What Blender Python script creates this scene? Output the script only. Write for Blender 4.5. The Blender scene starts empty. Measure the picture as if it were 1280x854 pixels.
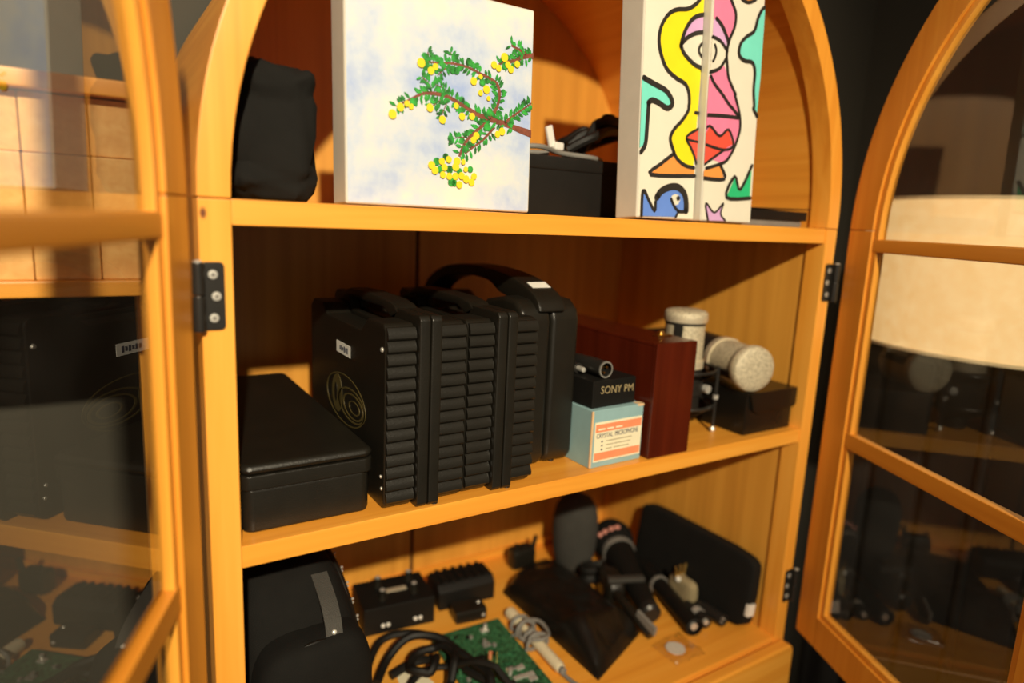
import bpy, bmesh, math, random
from mathutils import Vector, Matrix, noise
from mathutils.geometry import tessellate_polygon

# ---------------------------------------------------------------- camera, world, light, exposure
ZO = 1.35                      # height of the upper shelf above the floor; all z below are measured from that shelf
scene = bpy.context.scene
COL = scene.collection

cam_data = bpy.data.cameras.new('camera')
cam_data.sensor_width = 36.0
cam_data.lens = 834.15 / 1280 * 36.0
cam_data.clip_start = 0.02
cam = bpy.data.objects.new('camera', cam_data); COL.objects.link(cam)
yaw, pitch, roll = math.radians(32.808), math.radians(10.508), math.radians(2.652)
fw = Vector((math.sin(yaw)*math.cos(pitch), math.cos(yaw)*math.cos(pitch), -math.sin(pitch)))
rt = fw.cross(Vector((0, 0, 1))).normalized(); up = rt.cross(fw)
r2 = math.cos(roll)*rt + math.sin(roll)*up; u2 = -math.sin(roll)*rt + math.cos(roll)*up
m = Matrix((r2, u2, -fw)).transposed().to_4x4()
m.translation = Vector((-0.1009, -0.5776, ZO - 0.0047))
cam.matrix_world = m
cam_data.dof.use_dof = True
cam_data.dof.focus_distance = 0.70
cam_data.dof.aperture_fstop = 2.0
scene.camera = cam

world = bpy.data.worlds.new('room_light'); scene.world = world
world.use_nodes = True
bg = world.node_tree.nodes['Background']
bg.inputs[0].default_value = (1.0, 0.90, 0.74, 1); bg.inputs[1].default_value = 0.20

spot_data = bpy.data.lights.new('ceiling_spot', 'SPOT')
spot_data.energy = 375; spot_data.color = (1.0, 0.86, 0.62)
spot_data.spot_size = math.radians(58); spot_data.spot_blend = 1.0; spot_data.shadow_soft_size = 0.03
spot = bpy.data.objects.new('ceiling_spot', spot_data); COL.objects.link(spot)
spot.location = (-0.45, -2.05, ZO + 1.04)
spot.rotation_euler = (Vector((0.10, 0.0, ZO + 0.12)) - Vector(spot.location)).to_track_quat('-Z', 'Y').to_euler()

vs = scene.view_settings
vs.view_transform = 'Standard'; vs.look = 'None'; vs.gamma = 1.0; vs.use_curve_mapping = False; vs.exposure = 0.0

# ---------------------------------------------------------------- materials
def new_mat(name):
    mt = bpy.data.materials.new(name); mt.use_nodes = True
    nt = mt.node_tree
    return mt, nt, nt.nodes['Principled BSDF']

def plain(name, col, rough=0.5, metal=0.0, var=0.12, scale=40, bump=0.0, bscale=300, spec=0.5):
    mt, nt, p = new_mat(name)
    tc = nt.nodes.new('ShaderNodeTexCoord')
    nz = nt.nodes.new('ShaderNodeTexNoise'); nz.inputs['Scale'].default_value = scale; nz.inputs['Detail'].default_value = 3
    nt.links.new(tc.outputs['Object'], nz.inputs['Vector'])
    rp = nt.nodes.new('ShaderNodeValToRGB')
    rp.color_ramp.elements[0].position = 0.3; rp.color_ramp.elements[1].position = 0.7
    rp.color_ramp.elements[0].color = tuple(c*(1-var) for c in col) + (1,)
    rp.color_ramp.elements[1].color = tuple(min(1, c*(1+var)) for c in col) + (1,)
    nt.links.new(nz.outputs['Fac'], rp.inputs['Fac']); nt.links.new(rp.outputs['Color'], p.inputs['Base Color'])
    p.inputs['Roughness'].default_value = rough; p.inputs['Metallic'].default_value = metal
    p.inputs['Specular IOR Level'].default_value = spec
    if bump:
        n2 = nt.nodes.new('ShaderNodeTexNoise'); n2.inputs['Scale'].default_value = bscale; n2.inputs['Detail'].default_value = 2
        nt.links.new(tc.outputs['Object'], n2.inputs['Vector'])
        bp = nt.nodes.new('ShaderNodeBump'); bp.inputs['Strength'].default_value = bump; bp.inputs['Distance'].default_value = 0.001
        nt.links.new(n2.outputs['Fac'], bp.inputs['Height']); nt.links.new(bp.outputs['Normal'], p.inputs['Normal'])
    return mt

def wood(name, axis, c0, c1, c2, across=70, along=2.5, rough=0.38, knot=None):
    """grain runs along axis (0,1,2) of the object's own coordinates"""
    mt, nt, p = new_mat(name)
    tc = nt.nodes.new('ShaderNodeTexCoord')
    mp = nt.nodes.new('ShaderNodeMapping')
    sc = [across]*3; sc[axis] = along
    mp.inputs['Scale'].default_value = sc
    nt.links.new(tc.outputs['Object'], mp.inputs['Vector'])
    n1 = nt.nodes.new('ShaderNodeTexNoise'); n1.inputs['Scale'].default_value = 1.0; n1.inputs['Detail'].default_value = 4; n1.inputs['Distortion'].default_value = 0.6
    nt.links.new(mp.outputs['Vector'], n1.inputs['Vector'])
    mp2 = nt.nodes.new('ShaderNodeMapping'); sc2 = [9]*3; sc2[axis] = 1.2
    mp2.inputs['Scale'].default_value = sc2
    nt.links.new(tc.outputs['Object'], mp2.inputs['Vector'])
    n2 = nt.nodes.new('ShaderNodeTexNoise'); n2.inputs['Scale'].default_value = 1.0; n2.inputs['Detail'].default_value = 2
    nt.links.new(mp2.outputs['Vector'], n2.inputs['Vector'])
    mx = nt.nodes.new('ShaderNodeMix'); mx.data_type = 'FLOAT'; mx.inputs['Factor'].default_value = 0.45
    nt.links.new(n1.outputs['Fac'], mx.inputs['A']); nt.links.new(n2.outputs['Fac'], mx.inputs['B'])
    rp = nt.nodes.new('ShaderNodeValToRGB'); cr = rp.color_ramp
    cr.elements[0].position = 0.30; cr.elements[0].color = c0 + (1,)
    cr.elements[1].position = 0.72; cr.elements[1].color = c2 + (1,)
    e = cr.elements.new(0.5); e.color = c1 + (1,)
    nt.links.new(mx.outputs['Result'], rp.inputs['Fac'])
    col = rp.outputs['Color']
    if knot:
        vm = nt.nodes.new('ShaderNodeVectorMath'); vm.operation = 'SUBTRACT'; vm.inputs[1].default_value = knot
        nt.links.new(tc.outputs['Object'], vm.inputs[0])
        vs_ = nt.nodes.new('ShaderNodeVectorMath'); vs_.operation = 'MULTIPLY'; vs_.inputs[1].default_value = (300, 20, 170)
        nt.links.new(vm.outputs[0], vs_.inputs[0])
        ln = nt.nodes.new('ShaderNodeVectorMath'); ln.operation = 'LENGTH'; nt.links.new(vs_.outputs[0], ln.inputs[0])
        kr = nt.nodes.new('ShaderNodeValToRGB'); kr.color_ramp.elements[0].color = (1, 1, 1, 1); kr.color_ramp.elements[1].color = (0, 0, 0, 1)
        kr.color_ramp.elements[0].position = 0.4; kr.color_ramp.elements[1].position = 1.0
        nt.links.new(ln.outputs['Value'], kr.inputs['Fac'])
        km = nt.nodes.new('ShaderNodeMix'); km.data_type = 'RGBA'
        nt.links.new(kr.outputs['Color'], km.inputs['Factor']); nt.links.new(col, km.inputs['A']); km.inputs['B'].default_value = (0.16, 0.045, 0.01, 1)
        col = km.outputs['Result']
    nt.links.new(col, p.inputs['Base Color'])
    p.inputs['Roughness'].default_value = rough
    p.inputs['Coat Weight'].default_value = 0.15; p.inputs['Coat Roughness'].default_value = 0.25
    bp = nt.nodes.new('ShaderNodeBump'); bp.inputs['Strength'].default_value = 0.12; bp.inputs['Distance'].default_value = 0.001
    nt.links.new(n1.outputs['Fac'], bp.inputs['Height']); nt.links.new(bp.outputs['Normal'], p.inputs['Normal'])
    return mt

P0, P1, P2 = (0.74, 0.27, 0.026), (0.87, 0.365, 0.042), (0.95, 0.46, 0.075)
V0, V1, V2 = (0.55, 0.235, 0.030), (0.71, 0.325, 0.045), (0.84, 0.41, 0.065)
M = {}
for ax, nm in enumerate('xyz'):
    M['pine_' + nm] = wood('pine_' + nm, ax, P0, P1, P2)
M['stile'] = wood('pine_knotty', 2, P0, P1, P2, knot=(-0.021, 0.0, -0.012))
M['veneer'] = wood('pine_veneer', 2, V0, V1, V2, across=45, along=1.2, rough=0.45)
D0, D1, D2 = (0.68, 0.24, 0.02), (0.77, 0.30, 0.03), (0.84, 0.37, 0.045)
for ax, nm in enumerate('xyz'):
    M['door_' + nm] = wood('door_pine_' + nm, ax, D0, D1, D2)
M['timber'] = wood('timber_end_grain', 1, (0.72, 0.34, 0.09), (0.82, 0.45, 0.14), (0.90, 0.56, 0.21), across=110, along=20, rough=0.6)
M['gap'] = plain('dark_joint', (0.03, 0.016, 0.006), 0.9)
M['mahogany'] = wood('mahogany', 2, (0.052, 0.0065, 0.002), (0.080, 0.010, 0.003), (0.108, 0.014, 0.004), across=60, along=4, rough=0.25)
M['black_plastic'] = plain('black_plastic', (0.012, 0.0105, 0.0075), 0.34, bump=0.25, bscale=900)
M['black_matte'] = plain('black_matte', (0.0065, 0.006, 0.005), 0.55, bump=0.2, bscale=600, spec=0.3)
M['black_fabric'] = plain('black_fabric', (0.0075, 0.007, 0.006), 0.85, bump=0.5, bscale=1100, spec=0.2)
M['black_leather'] = plain('black_leatherette', (0.008, 0.007, 0.0055), 0.30, bump=0.15, bscale=700, spec=0.4)
M['grey_foam'] = plain('charcoal_foam', (0.042, 0.040, 0.034), 0.95, bump=0.8, bscale=1200)
M['black_metal'] = plain('black_metal', (0.03, 0.028, 0.025), 0.35, metal=0.4)
M['steel'] = plain('steel', (0.66, 0.64, 0.58), 0.35, metal=0.5)
M['champagne'] = plain('champagne_metal', (0.70, 0.61, 0.44), 0.36, metal=0.4)
M['brass'] = plain('brass', (0.80, 0.55, 0.16), 0.25, metal=1.0)
M['white'] = plain('white_plastic', (0.80, 0.78, 0.72), 0.45, var=0.04)
M['ivory'] = plain('ivory_plastic', (0.78, 0.68, 0.46), 0.45, var=0.06)
M['beige_cloth'] = plain('beige_cloth', (0.30, 0.24, 0.13), 0.9, bump=0.6, bscale=700)
M['paper'] = plain('paper_label', (0.82, 0.80, 0.74), 0.7, var=0.04)
M['ink'] = plain('ink', (0.05, 0.055, 0.09), 0.7)
M['grey_cable'] = plain('grey_cable', (0.20, 0.19, 0.17), 0.55)
M['grey_strap'] = plain('grey_strap', (0.040, 0.037, 0.031), 0.7, bump=0.5, bscale=800)
M['gold_print'] = plain('gold_print', (0.085, 0.064, 0.018), 0.5)
M['pcb'] = plain('green_circuit', (0.03, 0.115, 0.05), 0.4, var=0.85, scale=260)
M['blue_card'] = plain('blue_card', (0.26, 0.42, 0.44), 0.7, var=0.06)
M['tan_card'] = plain('worn_card', (0.72, 0.48, 0.26), 0.8)
M['cream_card'] = plain('cream_print', (0.86, 0.78, 0.55), 0.7, var=0.03)
M['orange_print'] = plain('orange_print', (0.86, 0.28, 0.13), 0.7, var=0.08)
M['chalk'] = plain('tan_pencil', (0.36, 0.28, 0.14), 0.8)
M['pink_print'] = plain('pink_print', (0.62, 0.26, 0.20), 0.6)
M['wall'] = plain('dark_grey_paint', (0.055, 0.050, 0.038), 0.85, var=0.06, scale=3)
M['wall_board'] = plain('charcoal_board', (0.062, 0.060, 0.058), 0.6, var=0.15, scale=5)
M['floor'] = wood('dark_floor', 0, (0.05, 0.03, 0.015), (0.07, 0.042, 0.02), (0.09, 0.055, 0.028), rough=0.5)
M['linen'] = plain('cream_linen', (0.82, 0.68, 0.42), 0.9, var=0.07, scale=60, bump=0.4, bscale=500)
mt, nt, p = new_mat('lit_lampshade'); M['lampshade'] = mt
tc = nt.nodes.new('ShaderNodeTexCoord'); nz = nt.nodes.new('ShaderNodeTexNoise'); nz.inputs['Scale'].default_value = 45; nz.inputs['Detail'].default_value = 5; nz.inputs['Roughness'].default_value = 0.7
nt.links.new(tc.outputs['Object'], nz.inputs['Vector'])
rp = nt.nodes.new('ShaderNodeValToRGB'); rp.color_ramp.elements[0].position = 0.3; rp.color_ramp.elements[1].position = 0.7
rp.color_ramp.elements[0].color = (0.90, 0.52, 0.18, 1); rp.color_ramp.elements[1].color = (1.0, 0.66, 0.29, 1)
nt.links.new(nz.outputs['Fac'], rp.inputs['Fac'])
p.inputs['Base Color'].default_value = (0.60, 0.46, 0.28, 1); p.inputs['Roughness'].default_value = 0.9
nt.links.new(rp.outputs['Color'], p.inputs['Emission Color']); p.inputs['Emission Strength'].default_value = 0.75
M['canvas_side'] = plain('raw_canvas', (0.60, 0.57, 0.49), 0.9, var=0.03, bump=0.3, bscale=900)
M['canvas_white'] = plain('canvas_cream', (0.76, 0.71, 0.58), 0.8, var=0.02, bump=0.25, bscale=900)
paint = dict(yellow=(0.88, 0.72, 0.01), lilac=(0.66, 0.38, 0.66), white=(0.76, 0.71, 0.58), teal=(0.18, 0.72, 0.60), orange=(0.82, 0.30, 0.06),
             red=(0.80, 0.085, 0.05), blue=(0.12, 0.25, 0.72), black=(0.022, 0.018, 0.015), pink=(0.82, 0.22, 0.38), green=(0.02, 0.50, 0.20))
for k, c in paint.items():
    M['paint_' + k] = plain('paint_' + k, c, 0.55, var=0.04)
M['paint_branch'] = plain('paint_branch', (0.20, 0.055, 0.03), 0.6, var=0.3, scale=200)
M['paint_leaf'] = plain('paint_leaf', (0.02, 0.25, 0.03), 0.6, var=0.8, scale=130)
M['paint_fruit'] = plain('paint_fruit', (0.88, 0.62, 0.01), 0.6, var=0.12, scale=200)

# painted sky on the square canvas
mt, nt, p = new_mat('painted_sky'); M['painted_sky'] = mt
tc = nt.nodes.new('ShaderNodeTexCoord'); nz = nt.nodes.new('ShaderNodeTexNoise'); nz.inputs['Scale'].default_value = 14; nz.inputs['Detail'].default_value = 5; nz.inputs['Roughness'].default_value = 0.6
nt.links.new(tc.outputs['Object'], nz.inputs['Vector'])
rp = nt.nodes.new('ShaderNodeValToRGB'); cr = rp.color_ramp
cr.elements[0].position = 0.28; cr.elements[0].color = (0.25, 0.36, 0.70, 1)
cr.elements[1].position = 0.66; cr.elements[1].color = (0.74, 0.71, 0.62, 1)
e = cr.elements.new(0.48); e.color = (0.52, 0.59, 0.71, 1)
nt.links.new(nz.outputs['Fac'], rp.inputs['Fac']); nt.links.new(rp.outputs['Color'], p.inputs['Base Color']); p.inputs['Roughness'].default_value = 0.75

def pane_fresnel(nt, fr, mx):
    """both faces of a thin sheet counted on its entry face: 2R/(1+R); the exit face passes light on"""
    def math_(op, a, b):
        n = nt.nodes.new('ShaderNodeMath'); n.operation = op
        for i, v in enumerate((a, b)):
            if isinstance(v, (int, float)): n.inputs[i].default_value = v
            else: nt.links.new(v, n.inputs[i])
        return n.outputs[0]
    ge = nt.nodes.new('ShaderNodeNewGeometry')
    R = math_('DIVIDE', math_('MULTIPLY', fr.outputs[0], 2.0), math_('ADD', fr.outputs[0], 1.0))
    nt.links.new(math_('MULTIPLY', R, math_('SUBTRACT', 1.0, ge.outputs['Backfacing'])), mx.inputs[0])

# window glass: thin pane, reflects by its Fresnel term and lets the rest straight through
mt = bpy.data.materials.new('pane_glass'); mt.use_nodes = True; nt = mt.node_tree; nt.nodes.clear(); M['glass'] = mt
o_ = nt.nodes.new('ShaderNodeOutputMaterial'); mx = nt.nodes.new('ShaderNodeMixShader'); tr = nt.nodes.new('ShaderNodeBsdfTransparent'); gl = nt.nodes.new('ShaderNodeBsdfGlossy'); fr = nt.nodes.new('ShaderNodeFresnel')
fr.inputs['IOR'].default_value = 1.5; gl.inputs['Roughness'].default_value = 0.0; tr.inputs[0].default_value = (0.97, 0.975, 0.96, 1)
tcg = nt.nodes.new('ShaderNodeTexCoord'); nzg = nt.nodes.new('ShaderNodeTexNoise'); nzg.inputs['Scale'].default_value = 9; nt.links.new(tcg.outputs['Object'], nzg.inputs['Vector'])
rg = nt.nodes.new('ShaderNodeMapRange'); rg.inputs['From Min'].default_value = 0.45; rg.inputs['From Max'].default_value = 0.8; rg.inputs['To Min'].default_value = 0.0; rg.inputs['To Max'].default_value = 0.02
nt.links.new(nzg.outputs['Fac'], rg.inputs['Value'])
df = nt.nodes.new('ShaderNodeBsdfDiffuse'); df.inputs[0].default_value = (0.8, 0.78, 0.72, 1); mx2 = nt.nodes.new('ShaderNodeMixShader')
pane_fresnel(nt, fr, mx); nt.links.new(tr.outputs[0], mx.inputs[1]); nt.links.new(gl.outputs[0], mx.inputs[2])
nt.links.new(rg.outputs[0], mx2.inputs[0]); nt.links.new(mx.outputs[0], mx2.inputs[1]); nt.links.new(df.outputs[0], mx2.inputs[2]); nt.links.new(mx2.outputs[0], o_.inputs[0])
# clear film
mt = bpy.data.materials.new('clear_film'); mt.use_nodes = True; nt = mt.node_tree; nt.nodes.clear(); M['film'] = mt
o_ = nt.nodes.new('ShaderNodeOutputMaterial'); mx = nt.nodes.new('ShaderNodeMixShader'); tr = nt.nodes.new('ShaderNodeBsdfTransparent'); gl = nt.nodes.new('ShaderNodeBsdfGlossy'); lw = nt.nodes.new('ShaderNodeFresnel')
lw.inputs['IOR'].default_value = 1.7; gl.inputs['Roughness'].default_value = 0.18; tr.inputs[0].default_value = (0.985, 0.985, 0.98, 1)
pane_fresnel(nt, lw, mx); nt.links.new(tr.outputs[0], mx.inputs[1]); nt.links.new(gl.outputs[0], mx.inputs[2]); nt.links.new(mx.outputs[0], o_.inputs[0])
# woven metal grille
mt, nt, p = new_mat('metal_grille'); M['grille'] = mt
tc = nt.nodes.new('ShaderNodeTexCoord')
ck = nt.nodes.new('ShaderNodeTexVoronoi'); ck.inputs['Scale'].default_value = 620
nt.links.new(tc.outputs['Object'], ck.inputs['Vector'])
rp = nt.nodes.new('ShaderNodeValToRGB'); rp.color_ramp.elements[0].color = (0.74, 0.65, 0.46, 1); rp.color_ramp.elements[1].color = (0.36, 0.31, 0.21, 1); rp.color_ramp.elements[0].position = 0.35; rp.color_ramp.elements[1].position = 0.7
nt.links.new(ck.outputs['Distance'], rp.inputs['Fac']); nt.links.new(rp.outputs['Color'], p.inputs['Base Color'])
p.inputs['Metallic'].default_value = 0.15; p.inputs['Roughness'].default_value = 0.5
bp = nt.nodes.new('ShaderNodeBump'); bp.inputs['Strength'].default_value = 0.5; bp.inputs['Distance'].default_value = 0.001; bp.invert = True
nt.links.new(ck.outputs['Distance'], bp.inputs['Height']); nt.links.new(bp.outputs['Normal'], p.inputs['Normal'])

# ---------------------------------------------------------------- mesh helpers
def nb(): return bmesh.new()

def merge(bm, t, mat=None):
    if mat is not None: bmesh.ops.transform(t, matrix=mat, verts=t.verts)
    me = bpy.data.meshes.new('tmp'); t.to_mesh(me); t.free(); bm.from_mesh(me); bpy.data.meshes.remove(me)
    return bm

def box(bm, x0, x1, y0, y1, z0, z1, bev=0.0, seg=2, mat=None):
    t = nb(); bmesh.ops.create_cube(t, size=1)
    bmesh.ops.transform(t, matrix=Matrix.Translation(((x0+x1)/2, (y0+y1)/2, (z0+z1)/2)) @ Matrix.Diagonal((x1-x0, y1-y0, z1-z0, 1)), verts=t.verts)
    if bev: bmesh.ops.bevel(t, geom=t.edges[:], offset=bev, segments=seg, affect='EDGES', profile=0.5)
    return merge(bm, t, mat)

def frame_to(p0, p1):
    p0, p1 = Vector(p0), Vector(p1); d = p1 - p0
    return Matrix.Translation(p0) @ d.to_track_quat('Z', 'Y').to_matrix().to_4x4(), d.length

def lathe(bm, prof, seg=24, mat=None):
    """prof: list of (radius, height); closed at both ends when radius 0"""
    t = nb(); rings = []
    for r, z in prof:
        if r < 1e-6: rings.append([t.verts.new((0, 0, z))])
        else: rings.append([t.verts.new((r*math.cos(2*math.pi*k/seg), r*math.sin(2*math.pi*k/seg), z)) for k in range(seg)])
    for a, b in zip(rings, rings[1:]):
        for k in range(seg):
            if len(a) == 1 and len(b) == 1: continue
            if len(a) == 1: t.faces.new((a[0], b[k], b[(k+1) % seg]))
            elif len(b) == 1: t.faces.new((a[k], b[0], a[(k+1) % seg]))
            else: t.faces.new((a[k], a[(k+1) % seg], b[(k+1) % seg], b[k]))
    bmesh.ops.recalc_face_normals(t, faces=t.faces[:])
    return merge(bm, t, mat)

def cyl(bm, p0, p1, r0, r1=None, seg=20):
    mt_, L = frame_to(p0, p1); r1 = r0 if r1 is None else r1
    return lathe(bm, [(0, 0), (r0, 0), (r1, L), (0, L)], seg, mt_)

def tube(bm, pts, r, seg=10, closed=False):
    pts = [Vector(q) for q in pts]; n = len(pts); t = nb(); rings = []
    prev = None
    for i in range(n):
        a = pts[(i-1) % n] if (closed or i > 0) else pts[i]
        b = pts[(i+1) % n] if (closed or i < n-1) else pts[i]
        d = (b - a).normalized()
        if prev is None: prev = d.orthogonal().normalized()
        nrm = (prev - d*prev.dot(d)).normalized(); prev = nrm
        bn = d.cross(nrm)
        rr = r[i] if isinstance(r, (list, tuple)) else r
        rings.append([t.verts.new(pts[i] + rr*(math.cos(2*math.pi*k/seg)*nrm + math.sin(2*math.pi*k/seg)*bn)) for k in range(seg)])
    prs = list(zip(rings, rings[1:])) + ([(rings[-1], rings[0])] if closed else [])
    for a, b in prs:
        for k in range(seg): t.faces.new((a[k], a[(k+1) % seg], b[(k+1) % seg], b[k]))
    if not closed:
        t.faces.new(rings[0]); t.faces.new(rings[-1])
    bmesh.ops.recalc_face_normals(t, faces=t.faces[:])
    return merge(bm, t)

def spline(ctrl, n=8, closed=False):
    c = [Vector(q) for q in ctrl]; out = []; m_ = len(c)
    for i in range(m_ if closed else m_-1):
        p0 = c[(i-1) % m_] if (closed or i > 0) else c[i]; p1 = c[i]; p2 = c[(i+1) % m_]; p3 = c[(i+2) % m_] if (closed or i+2 < m_) else p2
        for k in range(n):
            t = k/n
            out.append(0.5*((2*p1) + (-p0+p2)*t + (2*p0-5*p1+4*p2-p3)*t*t + (-p0+3*p1-3*p2+p3)*t**3))
    if not closed: out.append(c[-1])
    return out

def ring(bm, c, R, r, axis=(0, 0, 1), seg=36, tseg=8):
    q = Vector(axis).to_track_quat('Z', 'Y'); c = Vector(c)
    return tube(bm, [c + q @ Vector((R*math.cos(2*math.pi*k/seg), R*math.sin(2*math.pi*k/seg), 0)) for k in range(seg)], r, tseg, True)

def prism(bm, poly, d0, d1, plane='XZ', bev=0.0, mat=None, seg=2):
    """extrude a closed 2-D outline from depth d0 to d1 along the missing axis"""
    t = nb()
    def P(a, b, d): return {'XZ': (a, d, b), 'YZ': (d, a, b), 'XY': (a, b, d)}[plane]
    f = t.faces.new([t.verts.new(P(a, b, d0)) for a, b in poly])
    g = bmesh.ops.extrude_face_region(t, geom=[f])
    vec = Vector(P(0, 0, d1 - d0))
    bmesh.ops.translate(t, vec=vec, verts=[v for v in g['geom'] if isinstance(v, bmesh.types.BMVert)])
    bmesh.ops.recalc_face_normals(t, faces=t.faces[:])
    if bev:
        es = [e for e in t.edges if len(e.link_faces) == 2 and e.link_faces[0].normal.angle(e.link_faces[1].normal) > 0.6]
        bmesh.ops.bevel(t, geom=es, offset=bev, segments=seg, affect='EDGES', profile=0.5)
    bmesh.ops.triangulate(t, faces=[f_ for f_ in t.faces if len(f_.verts) > 4])
    return merge(bm, t, mat)

def rrect(x0, x1, z0, z1, r, n=5):
    out = []
    for cx, cz, a0 in ((x1-r, z0+r, -90), (x1-r, z1-r, 0), (x0+r, z1-r, 90), (x0+r, z0+r, 180)):
        for k in range(n+1):
            a = math.radians(a0 + 90*k/n); out.append((cx + r*math.cos(a), cz + r*math.sin(a)))
    return out

def arc(cx, cz, r, a0, a1, n):
    return [(cx + r*math.cos(math.radians(a0+(a1-a0)*k/n)), cz + r*math.sin(math.radians(a0+(a1-a0)*k/n))) for k in range(n+1)]

def soft(bm, c, size, e1=0.35, e2=0.35, seg=36, rings_=22, disp=0.0, dscale=20, seed=0, shape=None, press=None):
    """soft, cushion-like superellipsoid"""
    t = nb(); R = []
    sg = lambda w, e: math.copysign(abs(w)**e, w)
    for i in range(rings_+1):
        ph = -math.pi/2 + math.pi*i/rings_
        row = []
        for k in range(seg):
            th = 2*math.pi*k/seg
            v = Vector((size[0]*sg(math.cos(ph), e1)*sg(math.cos(th), e2), size[1]*sg(math.cos(ph), e1)*sg(math.sin(th), e2), size[2]*sg(math.sin(ph), e1)))
            if shape: v = Vector(shape(v))
            if disp: v += v.normalized()*disp*noise.fractal(v*dscale + Vector((seed, seed*2.3, 0)), 1.0, 2.0, 3)
            v = v + Vector(c)
            row.append(t.verts.new(press(v) if press else v))
        R.append(row)
    for a, b in zip(R, R[1:]):
        for k in range(seg): t.faces.new((a[k], a[(k+1) % seg], b[(k+1) % seg], b[k]))
    bmesh.ops.remove_doubles(t, verts=t.verts[:], dist=1e-6)
    bmesh.ops.recalc_face_normals(t, faces=t.faces[:])
    return merge(bm, t)

def on_shelf(v): return Vector((v.x, v.y, max(v.z, 0.0)))

def obj(name, bm, mat, parent=None, smooth=True, loc=None):
    me = bpy.data.meshes.new(name); bm.to_mesh(me); bm.free()
    me.materials.append(M[mat])
    if smooth:
        for q in me.polygons: q.use_smooth = True
        me.set_sharp_from_angle(angle=math.radians(38))
    o = bpy.data.objects.new(name, me); COL.objects.link(o)
    if smooth:
        wn = o.modifiers.new('face_weight', 'WEIGHTED_NORMAL'); wn.keep_sharp = True; wn.weight = 80
    if parent is not None: o.parent = parent
    if loc: o.location = (loc[0], loc[1], loc[2] + (ZO if parent is None else 0))
    return o

def share(src, parent, loc=(0, 0, 0), rot=None):
    o = bpy.data.objects.new(src.name.split('.')[0], src.data); COL.objects.link(o); o.parent = parent; o.location = loc
    if rot: o.rotation_euler = rot
    return o

def tag(o, label, cat, group=None):
    o['label'] = label; o['category'] = cat
    if group: o['group'] = group
    return o

def thing(name, label, cat, loc=(0, 0, 0), rot=(0, 0, 0), group=None):
    o = bpy.data.objects.new(name, None); COL.objects.link(o); o.empty_display_size = 0.05
    o.location = (loc[0], loc[1], loc[2] + ZO); o.rotation_euler = rot
    return tag(o, label, cat, group)

def struct(name, bm, mat, loc=(0, 0, 0)):
    o = obj(name, bm, mat, None, smooth=False, loc=loc); o['kind'] = 'structure'; return o

def text(name, body, size, mat, parent, loc, rot=(math.pi/2, 0, 0), sx=1.0, depth=0.0001):
    cu = bpy.data.curves.new(name, 'FONT'); cu.body = body; cu.size = size; cu.extrude = depth; cu.resolution_u = 3
    to = bpy.data.objects.new(name, cu); COL.objects.link(to)
    bpy.context.view_layer.update()
    me = bpy.data.meshes.new_from_object(to.evaluated_get(bpy.context.evaluated_depsgraph_get()))
    bpy.data.objects.remove(to); bpy.data.curves.remove(cu)
    me.materials.clear(); me.materials.append(M[mat])
    o = bpy.data.objects.new(name, me); COL.objects.link(o); o.parent = parent; o.location = loc; o.rotation_euler = rot; o.scale = (sx, 1, 1)
    return o

def flat(bm, poly, y, w=None, h=None):
    """flat painted patch on a canvas front (local x right, z up), clamped to the canvas"""
    pts = []
    for u, v in poly:
        if w is not None: u = min(max(u, 0.0004), w - 0.0004)
        if h is not None: v = min(max(v, 0.0004), h - 0.0004)
        if not pts or (Vector((u, v)) - Vector(pts[-1])).length > 1e-5: pts.append((u, v))
    if len(pts) > 2 and (Vector(pts[0]) - Vector(pts[-1])).length < 1e-5: pts.pop()
    if len(pts) < 3: return
    vs_ = [bm.verts.new((u, y, v)) for u, v in pts]
    for tri in tessellate_polygon([[Vector((u, v, 0)) for u, v in pts]]):
        if len(set(tri)) < 3: continue
        a, b, c = (pts[i] for i in tri)
        ccw = (b[0]-a[0])*(c[1]-a[1]) - (b[1]-a[1])*(c[0]-a[0]) > 0
        bm.faces.new([vs_[i] for i in (tri if ccw else tri[::-1])])

def stroke(bm, pts, y, w=None, h=None, sm=4):
    """brush stroke of varying width; pts (u, v, width)"""
    P = spline([(a, b, c) for a, b, c in pts], sm)
    L, R_ = [], []
    for i, q in enumerate(P):
        a = P[max(i-1, 0)]; b = P[min(i+1, len(P)-1)]
        d = Vector((b.x-a.x, b.y-a.y))
        if d.length < 1e-7: continue
        d.normalize(); n = Vector((-d.y, d.x))*q.z/2
        L.append((q.x+n.x, q.y+n.y)); R_.append((q.x-n.x, q.y-n.y))
    for i in range(len(L)-1):
        flat(bm, [L[i], L[i+1], R_[i+1], R_[i]], y, w, h)

# ---------------------------------------------------------------- the setting
FZ = -ZO
struct('floor', box(nb(), -3.0, 1.62, -3.0, 0.49, FZ-0.05, FZ), 'floor')
struct('wall_back', box(nb(), -3.0, 1.62, 0.47, 0.57, FZ, 1.35), 'wall')
wr = struct('wall_right', box(nb(), 1.62, 1.72, -3.0, 0.57, FZ, 1.35), 'wall')
# dark vertical boards with open joints on the right wall, below the fabric panel
bm = box(nb(), 1.602, 1.621, -0.052, 0.052, FZ+0.02, -0.30, 0.003)
b0 = obj('wall_board', bm, 'wall_board', wr)
b0.location = (0, 0.120, 0); wr_boards = [b0]
for k in (-6, -5, -4, -3, -2, -1, 1, 2):
    share(b0, wr, (0, 0.120 + 0.122*k, 0))
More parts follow.
